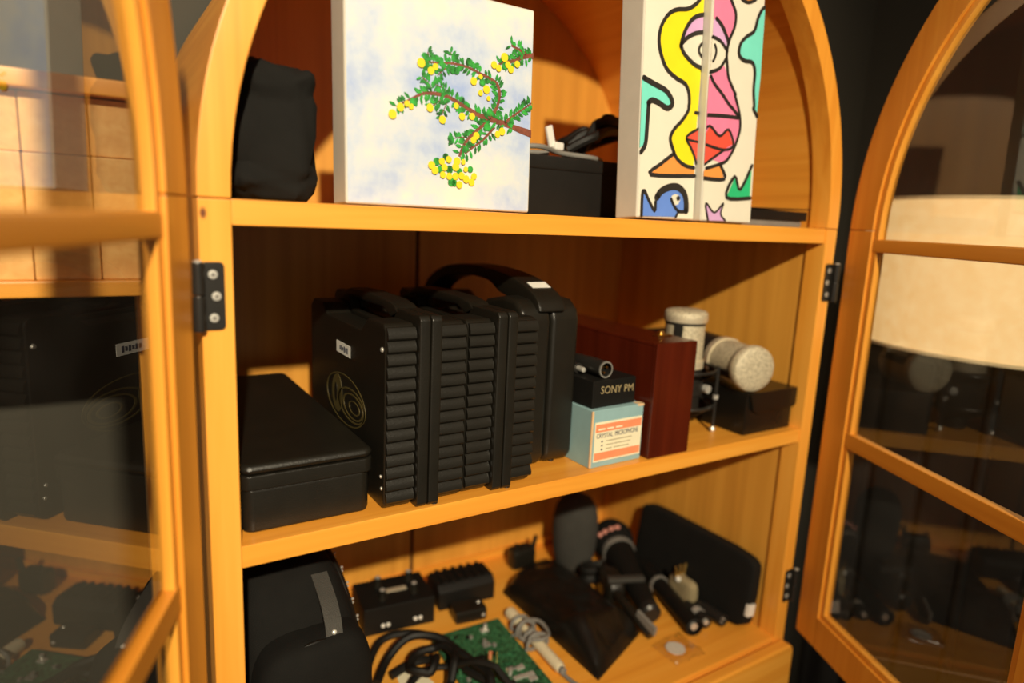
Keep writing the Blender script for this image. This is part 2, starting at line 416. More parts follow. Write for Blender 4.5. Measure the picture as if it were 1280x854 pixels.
# lit floor lamp beyond the right-hand door
fl = thing('floor_lamp', 'lit floor lamp with a wide cream fabric drum shade and dark pole', 'lamp', (1.21, -0.087, FZ))
obj('base', lathe(nb(), [(0, 0), (0.15, 0), (0.15, 0.012), (0.13, 0.022), (0.02, 0.028), (0, 0.028)], 40), 'black_metal', fl)
obj('pole', lathe(nb(), [(0.011, 0.02), (0.011, ZO-0.16), (0, ZO-0.16)], 16), 'black_metal', fl)
bm = lathe(nb(), [(0.228, ZO-0.183), (0.2315, ZO-0.183), (0.2315, ZO+0.056), (0.228, ZO+0.056), (0.228, ZO-0.183)], 72)
sh = obj('shade', bm, 'lampshade', fl)
for z_ in (-0.183, 0.052):
    obj('shade_trim', lathe(nb(), [(0.2275, ZO+z_), (0.2325, ZO+z_), (0.2325, ZO+z_+0.005), (0.2275, ZO+z_+0.005), (0.2275, ZO+z_)], 72), 'linen', sh)
for k in range(3):
    a = 2.094*k
    obj('shade_spoke', cyl(nb(), (0, 0, ZO-0.165), (0.228*math.cos(a), 0.228*math.sin(a), ZO-0.165), 0.0022, seg=8), 'black_metal', fl)
obj('bulb', lathe(nb(), [(0, -0.02), (0.012, -0.018), (0.014, 0.0), (0.028, 0.035), (0.024, 0.06), (0.01, 0.075), (0, 0.077)], 20, Matrix.Translation((0, 0, ZO-0.145))), 'white', fl)

# ---------------------------------------------------------------- the arched cabinet
cab = thing('display_cabinet', 'tall honey-coloured pine display cabinet with arched top and two open glass doors', 'cabinet', (0, 0, FZ))
def cp(name, bm, mat, parent=None):
    o = obj(name, bm, mat, cab if parent is None else parent)
    if parent is None: o.location = (0, 0, ZO)
    return o
DEP = 0.439
for x0, mt_ in ((-0.025, 'stile'), (0.80, 'pine_z')):
    cp('stile', box(nb(), x0, x0+0.025, 0, 0.03, -0.70, -0.0004, 0.0012), mt_)
def sector(r0, r1, a0, a1, n, y0, y1, bev=0.0):
    return prism(nb(), arc(0.4, 0, r1, a0, a1, n) + arc(0.4, 0, r0, a1, a0, n), y0, y1, 'XZ', bev)
for a0, a1 in ((0.06, 59.9), (60.0, 119.9), (120.0, 179.94)):
    cp('arch_segment', sector(0.40, 0.4252, a0, a1, 20, 0, 0.03, 0.0010), 'pine_z')
cp('arched_top_panel', sector(0.404, 0.4248, 0, 180, 60, 0.03, 0.449), 'pine_y')
for x0 in (-0.025, 0.804):
    cp('side_panel', box(nb(), x0, x0+0.021, 0.03, 0.449, FZ+0.06, 0), 'veneer')
def back(x0, x1):
    def top(x): return math.sqrt(max(0, 0.404**2 - (x-0.4)**2))
    n = 18
    xs = [x1 + (x0-x1)*k/n for k in range(n+1)]
    poly = [(x0, -0.70), (x1, -0.70)] + [(x, max(top(x), 0.0005)) for x in xs]
    return prism(nb(), poly, DEP, DEP+0.008, 'XZ')
cp('back_panel', back(-0.004, 0.3585), 'veneer')
cp('back_panel', back(0.3655, 0.804), 'veneer')
cp('back_joint', box(nb(), 0.350, 0.374, DEP+0.0075, DEP+0.012, -0.70, 0.40), 'gap')
cp('shelf', box(nb(), 0, 0.80, 0.002, DEP, -0.021, 0, 0.0012), 'pine_x')
cp('shelf', box(nb(), 0, 0.80, 0.002, DEP, -0.321, -0.30, 0.0012), 'pine_x')
cp('bottom_panel', box(nb(), -0.004, 0.804, 0.002, DEP, -0.69, -0.65, 0.0015), 'pine_x')
cp('batten', box(nb(), 0, 0.80, DEP-0.012, DEP, -0.65, -0.637, 0.003), 'pine_x')
cp('plinth', box(nb(), -0.02, 0.82, 0.012, 0.44, FZ, FZ+0.07), 'pine_x')
cp('base_rail', box(nb(), 0.0, 0.80, 0.002, 0.03, FZ+0.06, FZ+0.10), 'pine_x')
for x0, x1 in ((-0.022, 0.399), (0.401, 0.822)):
    z0, z1 = FZ+0.08, -0.655
    outer = rrect(x0, x1, z0, z1, 0.012); inner = rrect(x0+0.055, x1-0.055, z0+0.06, z1-0.055, 0.002)
    bm = nb()
    t = nb(); n = len(outer)
    A_ = [[t.verts.new((a, y, b)) for a, b in lp] for lp, y in ((outer, -0.022), (outer, -0.002), (inner, -0.002), (inner, -0.022))]
    for q in range(4):
        for k in range(n): t.faces.new((A_[q][k], A_[q][(k+1) % n], A_[(q+1) % 4][(k+1) % n], A_[(q+1) % 4][k]))
    bmesh.ops.recalc_face_normals(t, faces=t.faces[:])
    es = [e for e in t.edges if len(e.link_faces) == 2 and e.link_faces[0].normal.angle(e.link_faces[1].normal) > 1.0]
    bmesh.ops.bevel(t, geom=es, offset=0.004, segments=3, affect='EDGES', profile=0.5)
    merge(bm, t)
    bd = cp('base_door', bm, 'pine_x')
    o = obj('door_panel', box(nb(), x0+0.05, x1-0.05, -0.012, -0.005, z0+0.055, z1-0.05), 'pine_z', bd)

def band(loopA, loopB, y0, y1, bev=0.0):
    t = nb(); n = len(loopA)
    A_ = [[t.verts.new((a, y, b)) for a, b in lp] for lp, y in ((loopA, y0), (loopA, y1), (loopB, y1), (loopB, y0))]
    for q in range(4):
        for k in range(n): t.faces.new((A_[q][k], A_[q][(k+1) % n], A_[(q+1) % 4][(k+1) % n], A_[(q+1) % 4][k]))
    bmesh.ops.recalc_face_normals(t, faces=t.faces[:])
    if bev:
        es = [e for e in t.edges if len(e.link_faces) == 2 and e.link_faces[0].normal.angle(e.link_faces[1].normal) > 1.0]
        bmesh.ops.bevel(t, geom=es, offset=bev, segments=2, affect='EDGES', profile=0.5)
    return merge(nb(), t)

def opening(ins, n=28):
    sL, sR, zb, R = 0.056+ins, 0.367-ins, -0.58+ins, 0.359-ins
    a1 = math.degrees(math.acos((sR-0.415)/R))
    return [(sL, zb)] + [(q[0], q[1]) for q in arc(0.415, 0, R, 180, a1, n)] + [(sR, zb)]

def make_door(hx, ang, sg):
    Y = lambda a, b: (min(sg*a, sg*b), max(sg*a, sg*b))
    y0, y1 = Y(0, 0.02)
    bm = box(nb(), 0.008, 0.056, y0, y1, -0.63, -0.0003, 0.0015)
    box(bm, 0.367, 0.415, y0, y1, -0.63, 0.404, 0.0015)
    box(bm, 0.056, 0.367, y0, y1, -0.63, -0.58, 0.0015)
    d = obj('door', bm, 'door_z', cab); d.location = (hx, -0.012, ZO); d.rotation_euler = (0, 0, math.radians(ang))
    a_o, a_i = math.degrees(math.acos(-0.0485/0.407)), math.degrees(math.acos(-0.0485/0.359))
    obj('arched_rail', prism(nb(), arc(0.415, 0, 0.407, 179.95, a_o, 30) + arc(0.415, 0, 0.359, a_i, 179.95, 30), y0, y1, 'XZ', 0.0015), 'door_z', d)
    b0, b1 = Y(0.004, 0.016)
    obj('glazing_bead', band(opening(-0.001), opening(0.009), b0, b1, 0.0015), 'pine_z', d)
    g0, g1 = Y(0.0085, 0.0115)
    obj('glass_pane', prism(nb(), opening(0.002), g0, g1, 'XZ'), 'glass', d, smooth=False)
    m0, m1 = Y(0.003, 0.017)
    for z0, z1 in ((-0.029, -0.011), (-0.309, -0.286)):
        obj('muntin', box(nb(), 0.056, 0.367, m0, m1, z0, z1, 0.002), 'door_x', d)
    return d
make_door(0.827, 246, 1)
make_door(-0.031, -112, -1)

def make_hinge(xb, sg, z1):
    """xb barrel line, sg +1: leaf extends towards +x"""
    x0, x1 = (xb+0.001, xb+0.0185) if sg > 0 else (xb-0.0185, xb-0.001)
    h = cp('hinge', prism(nb(), rrect(x0, x1, z1-0.055, z1, 0.004), -0.0018, 0.0004, 'XZ', 0.0004), 'black_metal')
    bm = nb()
    for a, b in ((0.0, 0.0285), (0.0295, 0.055)):
        lathe(bm, [(0, 0), (0.0042, 0), (0.0047, 0.001), (0.0047, b-a-0.001), (0.0042, b-a), (0, b-a)], 16, Matrix.Translation((xb-sg*0.0015, -0.0055, z1-0.055+a)))
    obj('barrel', bm, 'black_metal', h)
    obj('pin_head', lathe(nb(), [(0, 0), (0.0035, 0), (0.0035, 0.001), (0, 0.0025)], 12, Matrix.Translation((xb-sg*0.0015, -0.0055, z1))), 'steel', h)
    sc = None
    for i, dz in enumerate((0.010, 0.0275, 0.045)):
        px = xb + sg*(0.0098 + (0.0022 if i == 1 else 0))
        bm = lathe(nb(), [(0, 0.0012), (0.0034, 0.0008), (0.0037, 0), (0, 0)], 16, Matrix.Rotation(math.pi/2, 4, 'X'))
        s_ = obj('screw', bm, 'steel', h, loc=(px, -0.0018, z1-dz))
        bm = box(nb(), -0.0016, 0.0016, -0.0014, -0.0004, -0.0003, 0.0003); box(bm, -0.0003, 0.0003, -0.0014, -0.0004, -0.0016, 0.0016)
        bm.transform(Matrix.Rotation(0.5*i, 4, 'Y') @ Matrix.Identity(4))
        o = obj('screw_slot', bm, 'gap', h, smooth=False); o.location = (px, -0.0018, z1-dz)
for z1 in (-0.050, -0.535):
    make_hinge(-0.0255, 1, z1)
    make_hinge(0.8255, -1, z1)

# ---------------------------------------------------------------- timber rack beyond the left door
rack = thing('timber_rack', 'open pine rack holding sawn timber blocks beside the cabinet', 'rack', (-0.18, 0.12, FZ))
for z1 in (0.0945, -0.0755):
    o = obj('shelf_board', box(nb(), -0.17, 0.145, -0.012, 0.20, z1-0.014, z1, 0.0015), 'pine_x', rack); o.location = (0, 0, ZO)
for xx in (-0.165, 0.125):
    o = obj('upright', box(nb(), xx, xx+0.018, 0.16, 0.19, 0, ZO+0.0945, 0.002), 'pine_z', rack)
random.seed(4)
rows = [(-0.0755, -0.0215), (-0.0215, 0.031), (0.031, 0.0800)]
bm = box(nb(), 0, 0.0478, 0, 0.15, 0, 1, 0.0)
names = ['top row', 'middle row', 'bottom row']
for ri, (z0, z1) in enumerate(rows):
    for k in range(6):
        x0 = -0.335 + 0.0487*k + (0.003 if ri == 0 else 0)
        yo = 0.12 + random.uniform(-0.004, 0.006)
        o = obj('timber_block', box(nb(), 0, 0.0482, 0, 0.15, 0, z1-z0-0.0006, 0.0015), 'timber', loc=(x0, yo, z0))
        tag(o, 'sawn pine timber block stacked in the %s of the open rack beside the cabinet' % names[2-ri], 'timber', 'timber blocks in the %s of the rack' % names[2-ri])

# ---------------------------------------------------------------- brush strokes of the paintings, in tenths of a millimetre on each canvas
TREE_BR = [[(2011,796,769),(1839,828,641),(1719,854,513),(1531,891,641),(1350,917,470),(1238,960,427),(1129,1002,385),(1001,1049,342),(856,1057,342),(755,1043,299),(655,995,214),(557,939,150),(480,895,85)],
  [(1496,915,470),(1562,1036,320),(1581,1152,342),(1545,1241,320),(1453,1284,278),(1341,1313,256),(1209,1348,235),(1060,1356,214),(915,1339,192),(763,1328,107)],
  [(1986,1571,598),(1885,1555,470),(1745,1491,363),(1630,1449,256),(1562,1429,128)],
  [(1885,1574,385),(1789,1605,278),(1706,1629,171)],
  [(1647,875,299),(1762,965,235),(1879,1046,171),(1967,1109,128)],
  [(1497,896,385),(1374,807,320),(1243,691,320),(1179,601,278),(1138,504,256)],
  [(1533,824,256),(1400,687,235),(1268,590,192),(1202,537,171)],
  [(836,1072,128),(815,1131,107),(734,1190,85)],
  [(1022,1078,107),(948,1122,85),(876,1139,85)],
  [(939,1014,107),(857,950,107),(827,928,85)],
  [(1002,1004,107),(961,909,85),(941,852,85)],
  [(1060,1362,150),(1049,1422,128),(1027,1454,85)],
  [(823,1325,150),(803,1383,128),(792,1416,85)],
  [(1019,1329,107),(936,1263,85),(896,1222,85)],
  [(1221,698,107),(1113,678,85),(1049,668,85)],
  [(1275,1340,107),(1284,1396,85)]]
TREE_FR = [(723,1310,385),(824,1255,320),(870,1297,278),(1281,1226,342),(1357,1279,214),(1426,1169,363),(1360,1128,256),(1451,1088,214),(441,821,385),(519,891,342),(583,930,256),(626,909,235),(817,922,342),(948,829,342),(1093,973,256),(1159,882,320),(1268,895,299),(1506,1412,320),(1559,1388,299),(1624,1500,385),(1666,1436,299),(1702,1398,320),(1775,1458,299),(1320,717,320),(1288,673,299),(1562,757,299),(1615,789,342),(836,400,342),(873,353,342),(946,442,299),(974,388,299),(1020,466,299),(958,317,299),(1026,308,299),(1110,458,342),(1096,403,363),(1093,313,320),(1162,321,320),(1178,455,235),(1205,387,235),(1213,293,342),(1274,268,320),(1300,327,299),(1138,235,320)]
TREE_GR = [(893,437,299),(932,367,278),(1032,374,299),(1055,254,320),(1260,391,256),(1140,363,256),(988,491,256),(777,1292,320),(1442,815,299),(1038,667,256),(1380,1227,278),(646,956,278),(1631,1421,256),(1050,1298,299),(1093,1295,278),(1087,247,256)]
FACE_FILL2 = [
  ('yellow',[(1012,2711),(903,2659),(885,2596),(802,2506),(675,2431),(505,2391),(382,2324),(285,2206),(245,2099),(239,1983),(285,1847),(376,1716),(531,1636),(687,1590),(755,1502),(774,1383),(768,1362),(758,1288),(661,1164),(534,1047),(481,939),(533,821),(599,723),(740,650),(901,631),(960,1697),(1018,2623)]),
  ('lilac',[(610,2090),(667,2217),(769,2339),(899,2400),(1011,2421),(1007,2226),(868,2194),(738,2142)]),
  ('white',[(594,1999),(676,2087),(804,2160),(913,2202),(1008,2211),(988,1800),(850,1817),(711,1885),(619,1959)]),
  ('teal',[(-16,1543),(23,1563),(200,1516),(370,1466),(472,1375),(454,1306),(380,1290),(273,1321),(169,1330),(119,1302),(104,1280),(88,1060),(73,820),(-36,790),(-31,1067),(-18,1518)]),
  ('orange',[(188,506),(353,641),(551,771),(630,705),(771,632),(918,611),(917,547)]),
  ('red',[(754,987),(956,1102),(952,710),(901,769),(832,869)]),
  ('blue',[(67,19),(73,295),(177,198),(275,89),(278,182),(344,290),(486,371),(574,397),(696,383),(779,292),(813,101),(683,106),(627,29)]),
  ('white',[(531,226),(552,280),(610,300),(672,287),(693,235),(663,180),(604,167),(557,186)]),
  ('black',[(619,258),(657,286),(691,266),(682,228),(640,221)])]
FACE_LINE2 = [
  (38,[(903,2659),(885,2596),(802,2506),(675,2431),(505,2391),(382,2324),(285,2206),(245,2099),(239,1983),(285,1847),(376,1716),(531,1636),(687,1590),(755,1502),(774,1383),(768,1362),(758,1288),(661,1164),(534,1047),(481,939),(533,821),(599,723),(740,650),(901,631)]),
  (41,[(588,1998),(610,2090),(667,2217),(769,2339),(898,2404),(1010,2425)]),
  (41,[(587,2013),(675,2101),(803,2175),(912,2209),(1012,2222)]),
  (41,[(594,1999),(642,1933),(734,1874),(849,1824),(941,1808),(980,1745)]),
  (31,[(983,2116),(912,2059),(894,1996),(931,1950),(983,1920)]),
  (52,[(23,1563),(200,1516),(370,1473),(471,1390),(482,1317),(403,1278),(273,1321),(168,1337),(108,1300)]),
  (47,[(113,1281),(102,1062),(86,841),(22,745)]),
  (37,[(924,537),(189,502),(353,641),(551,771)]),
  (28,[(956,1102),(754,987),(832,869),(901,769),(938,687)]),
  (23,[(756,956),(951,943)]),
  (33,[(881,1282),(974,1282)]),
  (33,[(67,19),(77,316),(177,198),(275,83),(283,193)]),
  (70,[(303,246),(372,322),(516,379),(651,381),(756,312),(794,208),(800,111)]),
  (33,[(539,237),(563,196),(605,145),(684,96),(822,106)]),
  (28,[(627,29),(669,95)])]
FACE_FILL3 = [
  ('pink',[(25,2645),(213,2654),(336,2590),(405,2483),(396,2331),(303,2179),(175,2306),(77,2370),(28,2353)]),
  ('lilac',[(28,2353),(83,2356),(178,2262),(268,2173),(288,2086),(167,2126),(28,2147)]),
  ('pink',[(8,1711),(261,1862),(345,1729),(495,1548),(471,1558),(567,1357),(602,1167),(544,966),(443,806),(320,710),(221,734),(-35,766),(-54,1366)]),
  ('white',[(23,2146),(167,2126),(282,2024),(267,1931),(171,1826),(20,1758)]),
  ('red',[(-71,1044),(59,1130),(243,1034),(397,1124),(495,962),(337,883),(3,685),(-67,700)]),
  ('orange',[(-47,522),(-28,598),(38,634),(224,702),(290,686),(369,529)]),
  ('teal',[(973,2661),(894,2630),(818,2515),(760,2350),(622,2249),(534,2142),(521,2032),(612,1977),(761,1977),(822,1876),(820,1654),(852,1467),(839,1432),(915,1365),(938,1814),(984,2468)]),
  ('green',[(439,315),(567,554),(681,428),(882,743),(882,327)]),
  ('lilac',[(74,209),(227,108),(380,224),(342,101),(433,16),(122,10)]),
  ('orange',[(466,2720),(519,2671),(628,2670),(747,2719),(777,2784)])]
FACE_LINE3 = [
  (34,[(256,2692),(336,2590),(405,2483),(396,2331),(316,2166),(283,2010),(309,1862),(345,1729),(495,1548),(471,1558),(574,1357),(609,1168),(544,966),(443,806),(335,722),(38,634)]),
  (38,[(72,2369),(175,2306),(253,2215),(307,2134)]),
  (34,[(27,2154),(167,2126),(293,2034)]),
  (34,[(277,1948),(172,1818),(16,1754)]),
  (28,[(68,2072),(97,2009),(81,1932),(51,1882)]),
  (34,[(31,1707),(95,1633),(244,1531),(398,1411),(420,1403),(561,1313)]),
  (37,[(-39,1254),(301,1279),(564,1288)]),
  (28,[(-71,1044),(59,1135),(243,1034),(397,1128),(502,952),(338,879),(-16,914)]),
  (28,[(338,879),(3,680)]),
  (37,[(-46,516),(376,528),(290,686)]),
  (38,[(973,2661),(894,2638),(818,2515),(760,2350),(621,2257),(521,2155),(509,2030),(612,1977),(761,1977),(822,1876),(820,1654),(852,1467),(839,1432),(924,1344)]),
  (37,[(893,323),(433,308),(565,575),(682,417),(883,732)]),
  (23,[(122,10),(66,220),(227,108),(386,235),(342,101),(439,17)]),
  (31,[(467,2706),(519,2664),(629,2660),(747,2713),(791,2771)])]

# ---------------------------------------------------------------- upper shelf
def make_canvas(name, label, x0, y0, w, h, T, lean, face):
    a = math.radians(lean)
    c = thing(name, label, 'painting', (x0, y0, T*math.sin(a)), (-a, 0, 0))
    bm = box(nb(), 0, w, 0.0, T, 0, h, 0.0022, 3)
    obj('stretched_canvas', bm, 'canvas_side', c)
    bm = nb(); flat(bm, rrect(0.0018, w-0.0018, 0.0018, h-0.0018, 0.002), -0.0002)
    obj('painted_front', bm, face, c, smooth=False)
    return c
c1 = make_canvas('square_canvas', 'square canvas painting of a yellow-fruited branch against a pale blue sky', 0.10, 0.02, 0.198, 0.201, 0.036, 2, 'painted_sky')
bmB = nb()
for b in TREE_BR:
    stroke(bmB, [(u*1e-4, v*1e-4, wd*1e-5) for u, v, wd in b], -0.0006, 0.198, 0.2)
obj('painted_branches', bmB, 'paint_branch', c1, smooth=False)
rnd = random.Random(11); bmL = nb()
def leaf(u, v, ang, L, W, y):
    c, s = math.cos(ang), math.sin(ang)
    poly = [(0, 0), (0.35*L, W/2), (0.75*L, W*0.42), (L, 0), (0.75*L, -W*0.42), (0.35*L, -W/2)]
    flat(bmL, [(u + a*c - b*s, v + a*s + b*c) for a, b in poly], y, 0.198, 0.2)
n_ = 0
for bi, b in enumerate(TREE_BR):
    P = spline([(u*1e-4, v*1e-4, wd*1e-5) for u, v, wd in b], 12)
    acc = 0
    for i in range(1, len(P)):
        d = Vector((P[i].x-P[i-1].x, P[i].y-P[i-1].y)); acc += d.length
        if bi == 0 and P[i].x > 0.176: continue
        if acc > 0.0022:
            acc = 0; base = math.atan2(d.y, d.x)
            for sd in (-1, 1):
                if rnd.random() < 0.86:
                    off = P[i].z*0.35
                    ang = base + sd*rnd.uniform(0.7, 1.5)
                    n_ += 1
                    leaf(P[i].x + off*math.cos(ang), P[i].y + off*math.sin(ang), ang, rnd.uniform(0.0052, 0.0090), rnd.uniform(0.0024, 0.0036), -0.0009 - 0.0000005*n_)
for u, v, r in TREE_GR:
    flat(bmL, [(u*1e-4 + r*1.25e-5*math.cos(k*0.5236), v*1e-4 + r*1.25e-5*math.sin(k*0.5236)) for k in range(12)], -0.0014, 0.198, 0.2)
lv = obj('painted_leaves', bmL, 'paint_leaf', c1, smooth=False); lv['kind'] = 'stuff'
f0 = nb(); flat(f0, [(math.cos(k*0.4488), math.sin(k*0.4488)) for k in range(14)], 0)
f0 = obj('painted_fruit', f0, 'paint_fruit', c1, smooth=False)
for i, (u, v, r) in enumerate(TREE_FR):
    o = f0 if i == 0 else share(f0, c1)
    o.location = (u*1e-4, -0.0016 - 0.00001*i, v*1e-4); o.scale = (r*1.08e-5, 1, r*1.12e-5)

def face_art(c, fills, lines, w, h):
    for i, (colr, pts) in enumerate(fills):
        bm = nb(); flat(bm, [(u*1e-4, v*1e-4) for u, v in pts], -0.0005 - 0.00008*i, w, h)
        obj('painted_patch', bm, 'paint_' + colr, c, smooth=False)
    bm = nb()
    for wd, pts in lines:
        stroke(bm, [(u*1e-4, v*1e-4, wd*1.2e-4) for u, v in pts], -0.0015, w, h)
        for e_ in (pts[0], pts[-1]):
            flat(bm, [(e_[0]*1e-4 + wd*0.6e-4*math.cos(k*0.7854), e_[1]*1e-4 + wd*0.6e-4*math.sin(k*0.7854)) for k in range(8)], -0.0015, w, h)
    obj('painted_outlines', bm, 'paint_black', c, smooth=False)
c2 = make_canvas('narrow_canvas', 'narrow canvas with a yellow half face, teal shape and blue fish in thick black outlines', 0.445, 0.014, 0.0955, 0.30, 0.038, 3.5, 'canvas_white')
face_art(c2, FACE_FILL2, FACE_LINE2, 0.0955, 0.30)
c3 = make_canvas('narrow_canvas', 'narrow canvas with a pink half face, teal shape and green peaks in thick black outlines', 0.5415, 0.004, 0.0945, 0.30, 0.038, 3.0, 'canvas_white')
face_art(c3, FACE_FILL3, FACE_LINE3, 0.0945, 0.30)

# soft black pouch at the left end
def pouch_shape(v):
    k = v.z/0.058
    f = 1 + 0.045*math.sin(7.5*k + 0.8) + 0.03*math.sin(13*k + 2*v.x*40) - 0.06*max(0, k)**2
    return (v.x*f, v.y*f, v.z)
def pouch_press(v):
    z = max(v.z, 0.0)
    return Vector((max(v.x, 0.4005 - math.sqrt(0.4**2 - z*z) - 0.046), v.y, z))
ob = obj('fabric_pouch', soft(nb(), (0, 0, 0.058), (0.040, 0.052, 0.058), 0.28, 0.45, 64, 56, 0.008, 34, 3, pouch_shape, pouch_press), 'black_fabric', loc=(0.046, 0.088, 0.0))
tag(ob, 'crumpled soft black fabric pouch standing on the upper shelf beside the tree painting', 'pouch')

# black box with leads between the paintings
bx = thing('storage_box', 'plain black box behind the paintings with loose leads heaped on top', 'box', (0.355, 0.11, 0))
obj('body', box(nb(), 0, 0.19, 0, 0.15, 0, 0.060, 0.003), 'black_matte', bx)
obj('lid', box(nb(), -0.002, 0.192, -0.002, 0.152, 0.055, 0.072, 0.003), 'black_matte', bx)
LAID = []                       # samples (x, y, z, r) of leads already laid
def lead(name, label, ctrl, r, mat='black_matte', n=8, grp=None, base=None):
    P = spline(ctrl, n*2)
    zs_ = []; own = []
    for i, q in enumerate(P):
        z = q.z
        if base is not None: z = max(z, base(q.x, q.y) + r)
        for (x, y, ze, re) in LAID + own[:max(0, i-26)]:
            d2 = (x-q.x)**2 + (y-q.y)**2; R2 = (r+re)**2
            if d2 < R2: z = max(z, ze + math.sqrt(R2-d2))
        zs_.append(z); own.append((q.x, q.y, z, r))
    N = len(P)
    hi = [max(zs_[max(0, i-3):i+4]) for i in range(N)]
    sm_ = [sum(hi[max(0, i-3):i+4])/len(hi[max(0, i-3):i+4]) for i in range(N)]
    P = [Vector((q.x, q.y, max(a_, b_))) for q, a_, b_ in zip(P, sm_, zs_)]
    LAID.extend((q.x, q.y, q.z, r) for q in P)
    b = P[0].copy()
    o = obj(name, tube(nb(), [q - b for q in P], r, 8), mat, loc=tuple(b))
    return tag(o, label, 'cable', grp)
lid_z = lambda x, y: 0.0718
board_z = lambda x, y: S3 + (0.0155 if 0.295 < x < 0.425 and 0.068 < y < 0.252 else 0.0)
lead('audio_lead', 'dark grey lead looped flat across the lid of the black box between the paintings', [(0.352, 0.13, 0.079), (0.38, 0.125, 0.083), (0.42, 0.14, 0.079), (0.47, 0.13, 0.076), (0.50, 0.16, 0.076), (0.46, 0.20, 0.077), (0.40, 0.19, 0.078), (0.37, 0.16, 0.077), (0.41, 0.15, 0.079)], 0.0032, 'grey_cable', base=lid_z)
lead('audio_lead', 'thick black lead coiled in a raised hump beside the white plug', [(0.44, 0.15, 0.081), (0.47, 0.135, 0.10), (0.51, 0.15, 0.115), (0.56, 0.18, 0.118), (0.53, 0.21, 0.10), (0.48, 0.20, 0.083), (0.46, 0.17, 0.079), (0.50, 0.15, 0.082), (0.545, 0.16, 0.082)], 0.0065, base=lid_z)
lead('audio_lead', 'black lead bundled tightly behind the pink and yellow canvases', [(0.46, 0.175, 0.085), (0.50, 0.165, 0.096), (0.53, 0.17, 0.098), (0.54, 0.20, 0.09), (0.50, 0.215, 0.083), (0.47, 0.21, 0.095), (0.49, 0.18, 0.108), (0.53, 0.19, 0.108)], 0.007, base=lid_z)
pl = thing('white_plug', 'small white plastic plug lying on the heap of black leads', 'plug', (0.416, 0.145, 0.083), (0, 0, 0.2))
obj('body', box(nb(), -0.004, 0.012, -0.006, 0.006, 0, 0.010, 0.002), 'white', pl)
obj('tab', box(nb(), -0.006, 0.005, -0.002, 0.002, 0, 0.026, 0.001, 2, Matrix.Translation((-0.004, 0, 0.004)) @ Matrix.Rotation(-0.35, 4, 'Y')), 'white', pl)
bk = obj('flat_notebook', box(nb(), 0, 0.13, 0, 0.09, 0, 0.009, 0.0015), 'grey_cable', loc=(0.648, 0.028, 0.0))
tag(bk, 'flat grey notebook lying under a black folder at the right end of the upper shelf', 'notebook')
bk = thing('folder', 'thin black folder lying on a grey notebook beside the pink face canvas', 'folder', (0.644, 0.024, 0.009))
obj('cover', box(nb(), 0, 0.140, 0, 0.10, 0, 0.013, 0.001), 'black_matte', bk)
obj('loose_cover', box(nb(), 0, 0.148, 0, 0.10, 0.0, 0.0015, 0.0004, 2, Matrix.Translation((0, 0, 0.0132)) @ Matrix.Rotation(-0.02, 4, 'Y')), 'black_matte', bk)

# ---------------------------------------------------------------- middle shelf
S2 = -0.30
fc = thing('flat_case', 'low black plastic case lying flat against the left cabinet side', 'case', (0.004, 0.02, S2))
bm = prism(nb(), rrect(0.002, 0.122, 0.002, 0.348, 0.010), 0, 0.043, 'XY', 0.004); obj('base', bm, 'black_plastic', fc)
bm = prism(nb(), rrect(0, 0.125, 0, 0.35, 0.010), 0.042, 0.056, 'XY', 0.0015); obj('rim', bm, 'black_plastic', fc)
bm = prism(nb(), rrect(0, 0.125, 0, 0.35, 0.010), 0.0563, 0.066, 'XY', 0.005, seg=3); obj('lid', bm, 'black_plastic', fc)

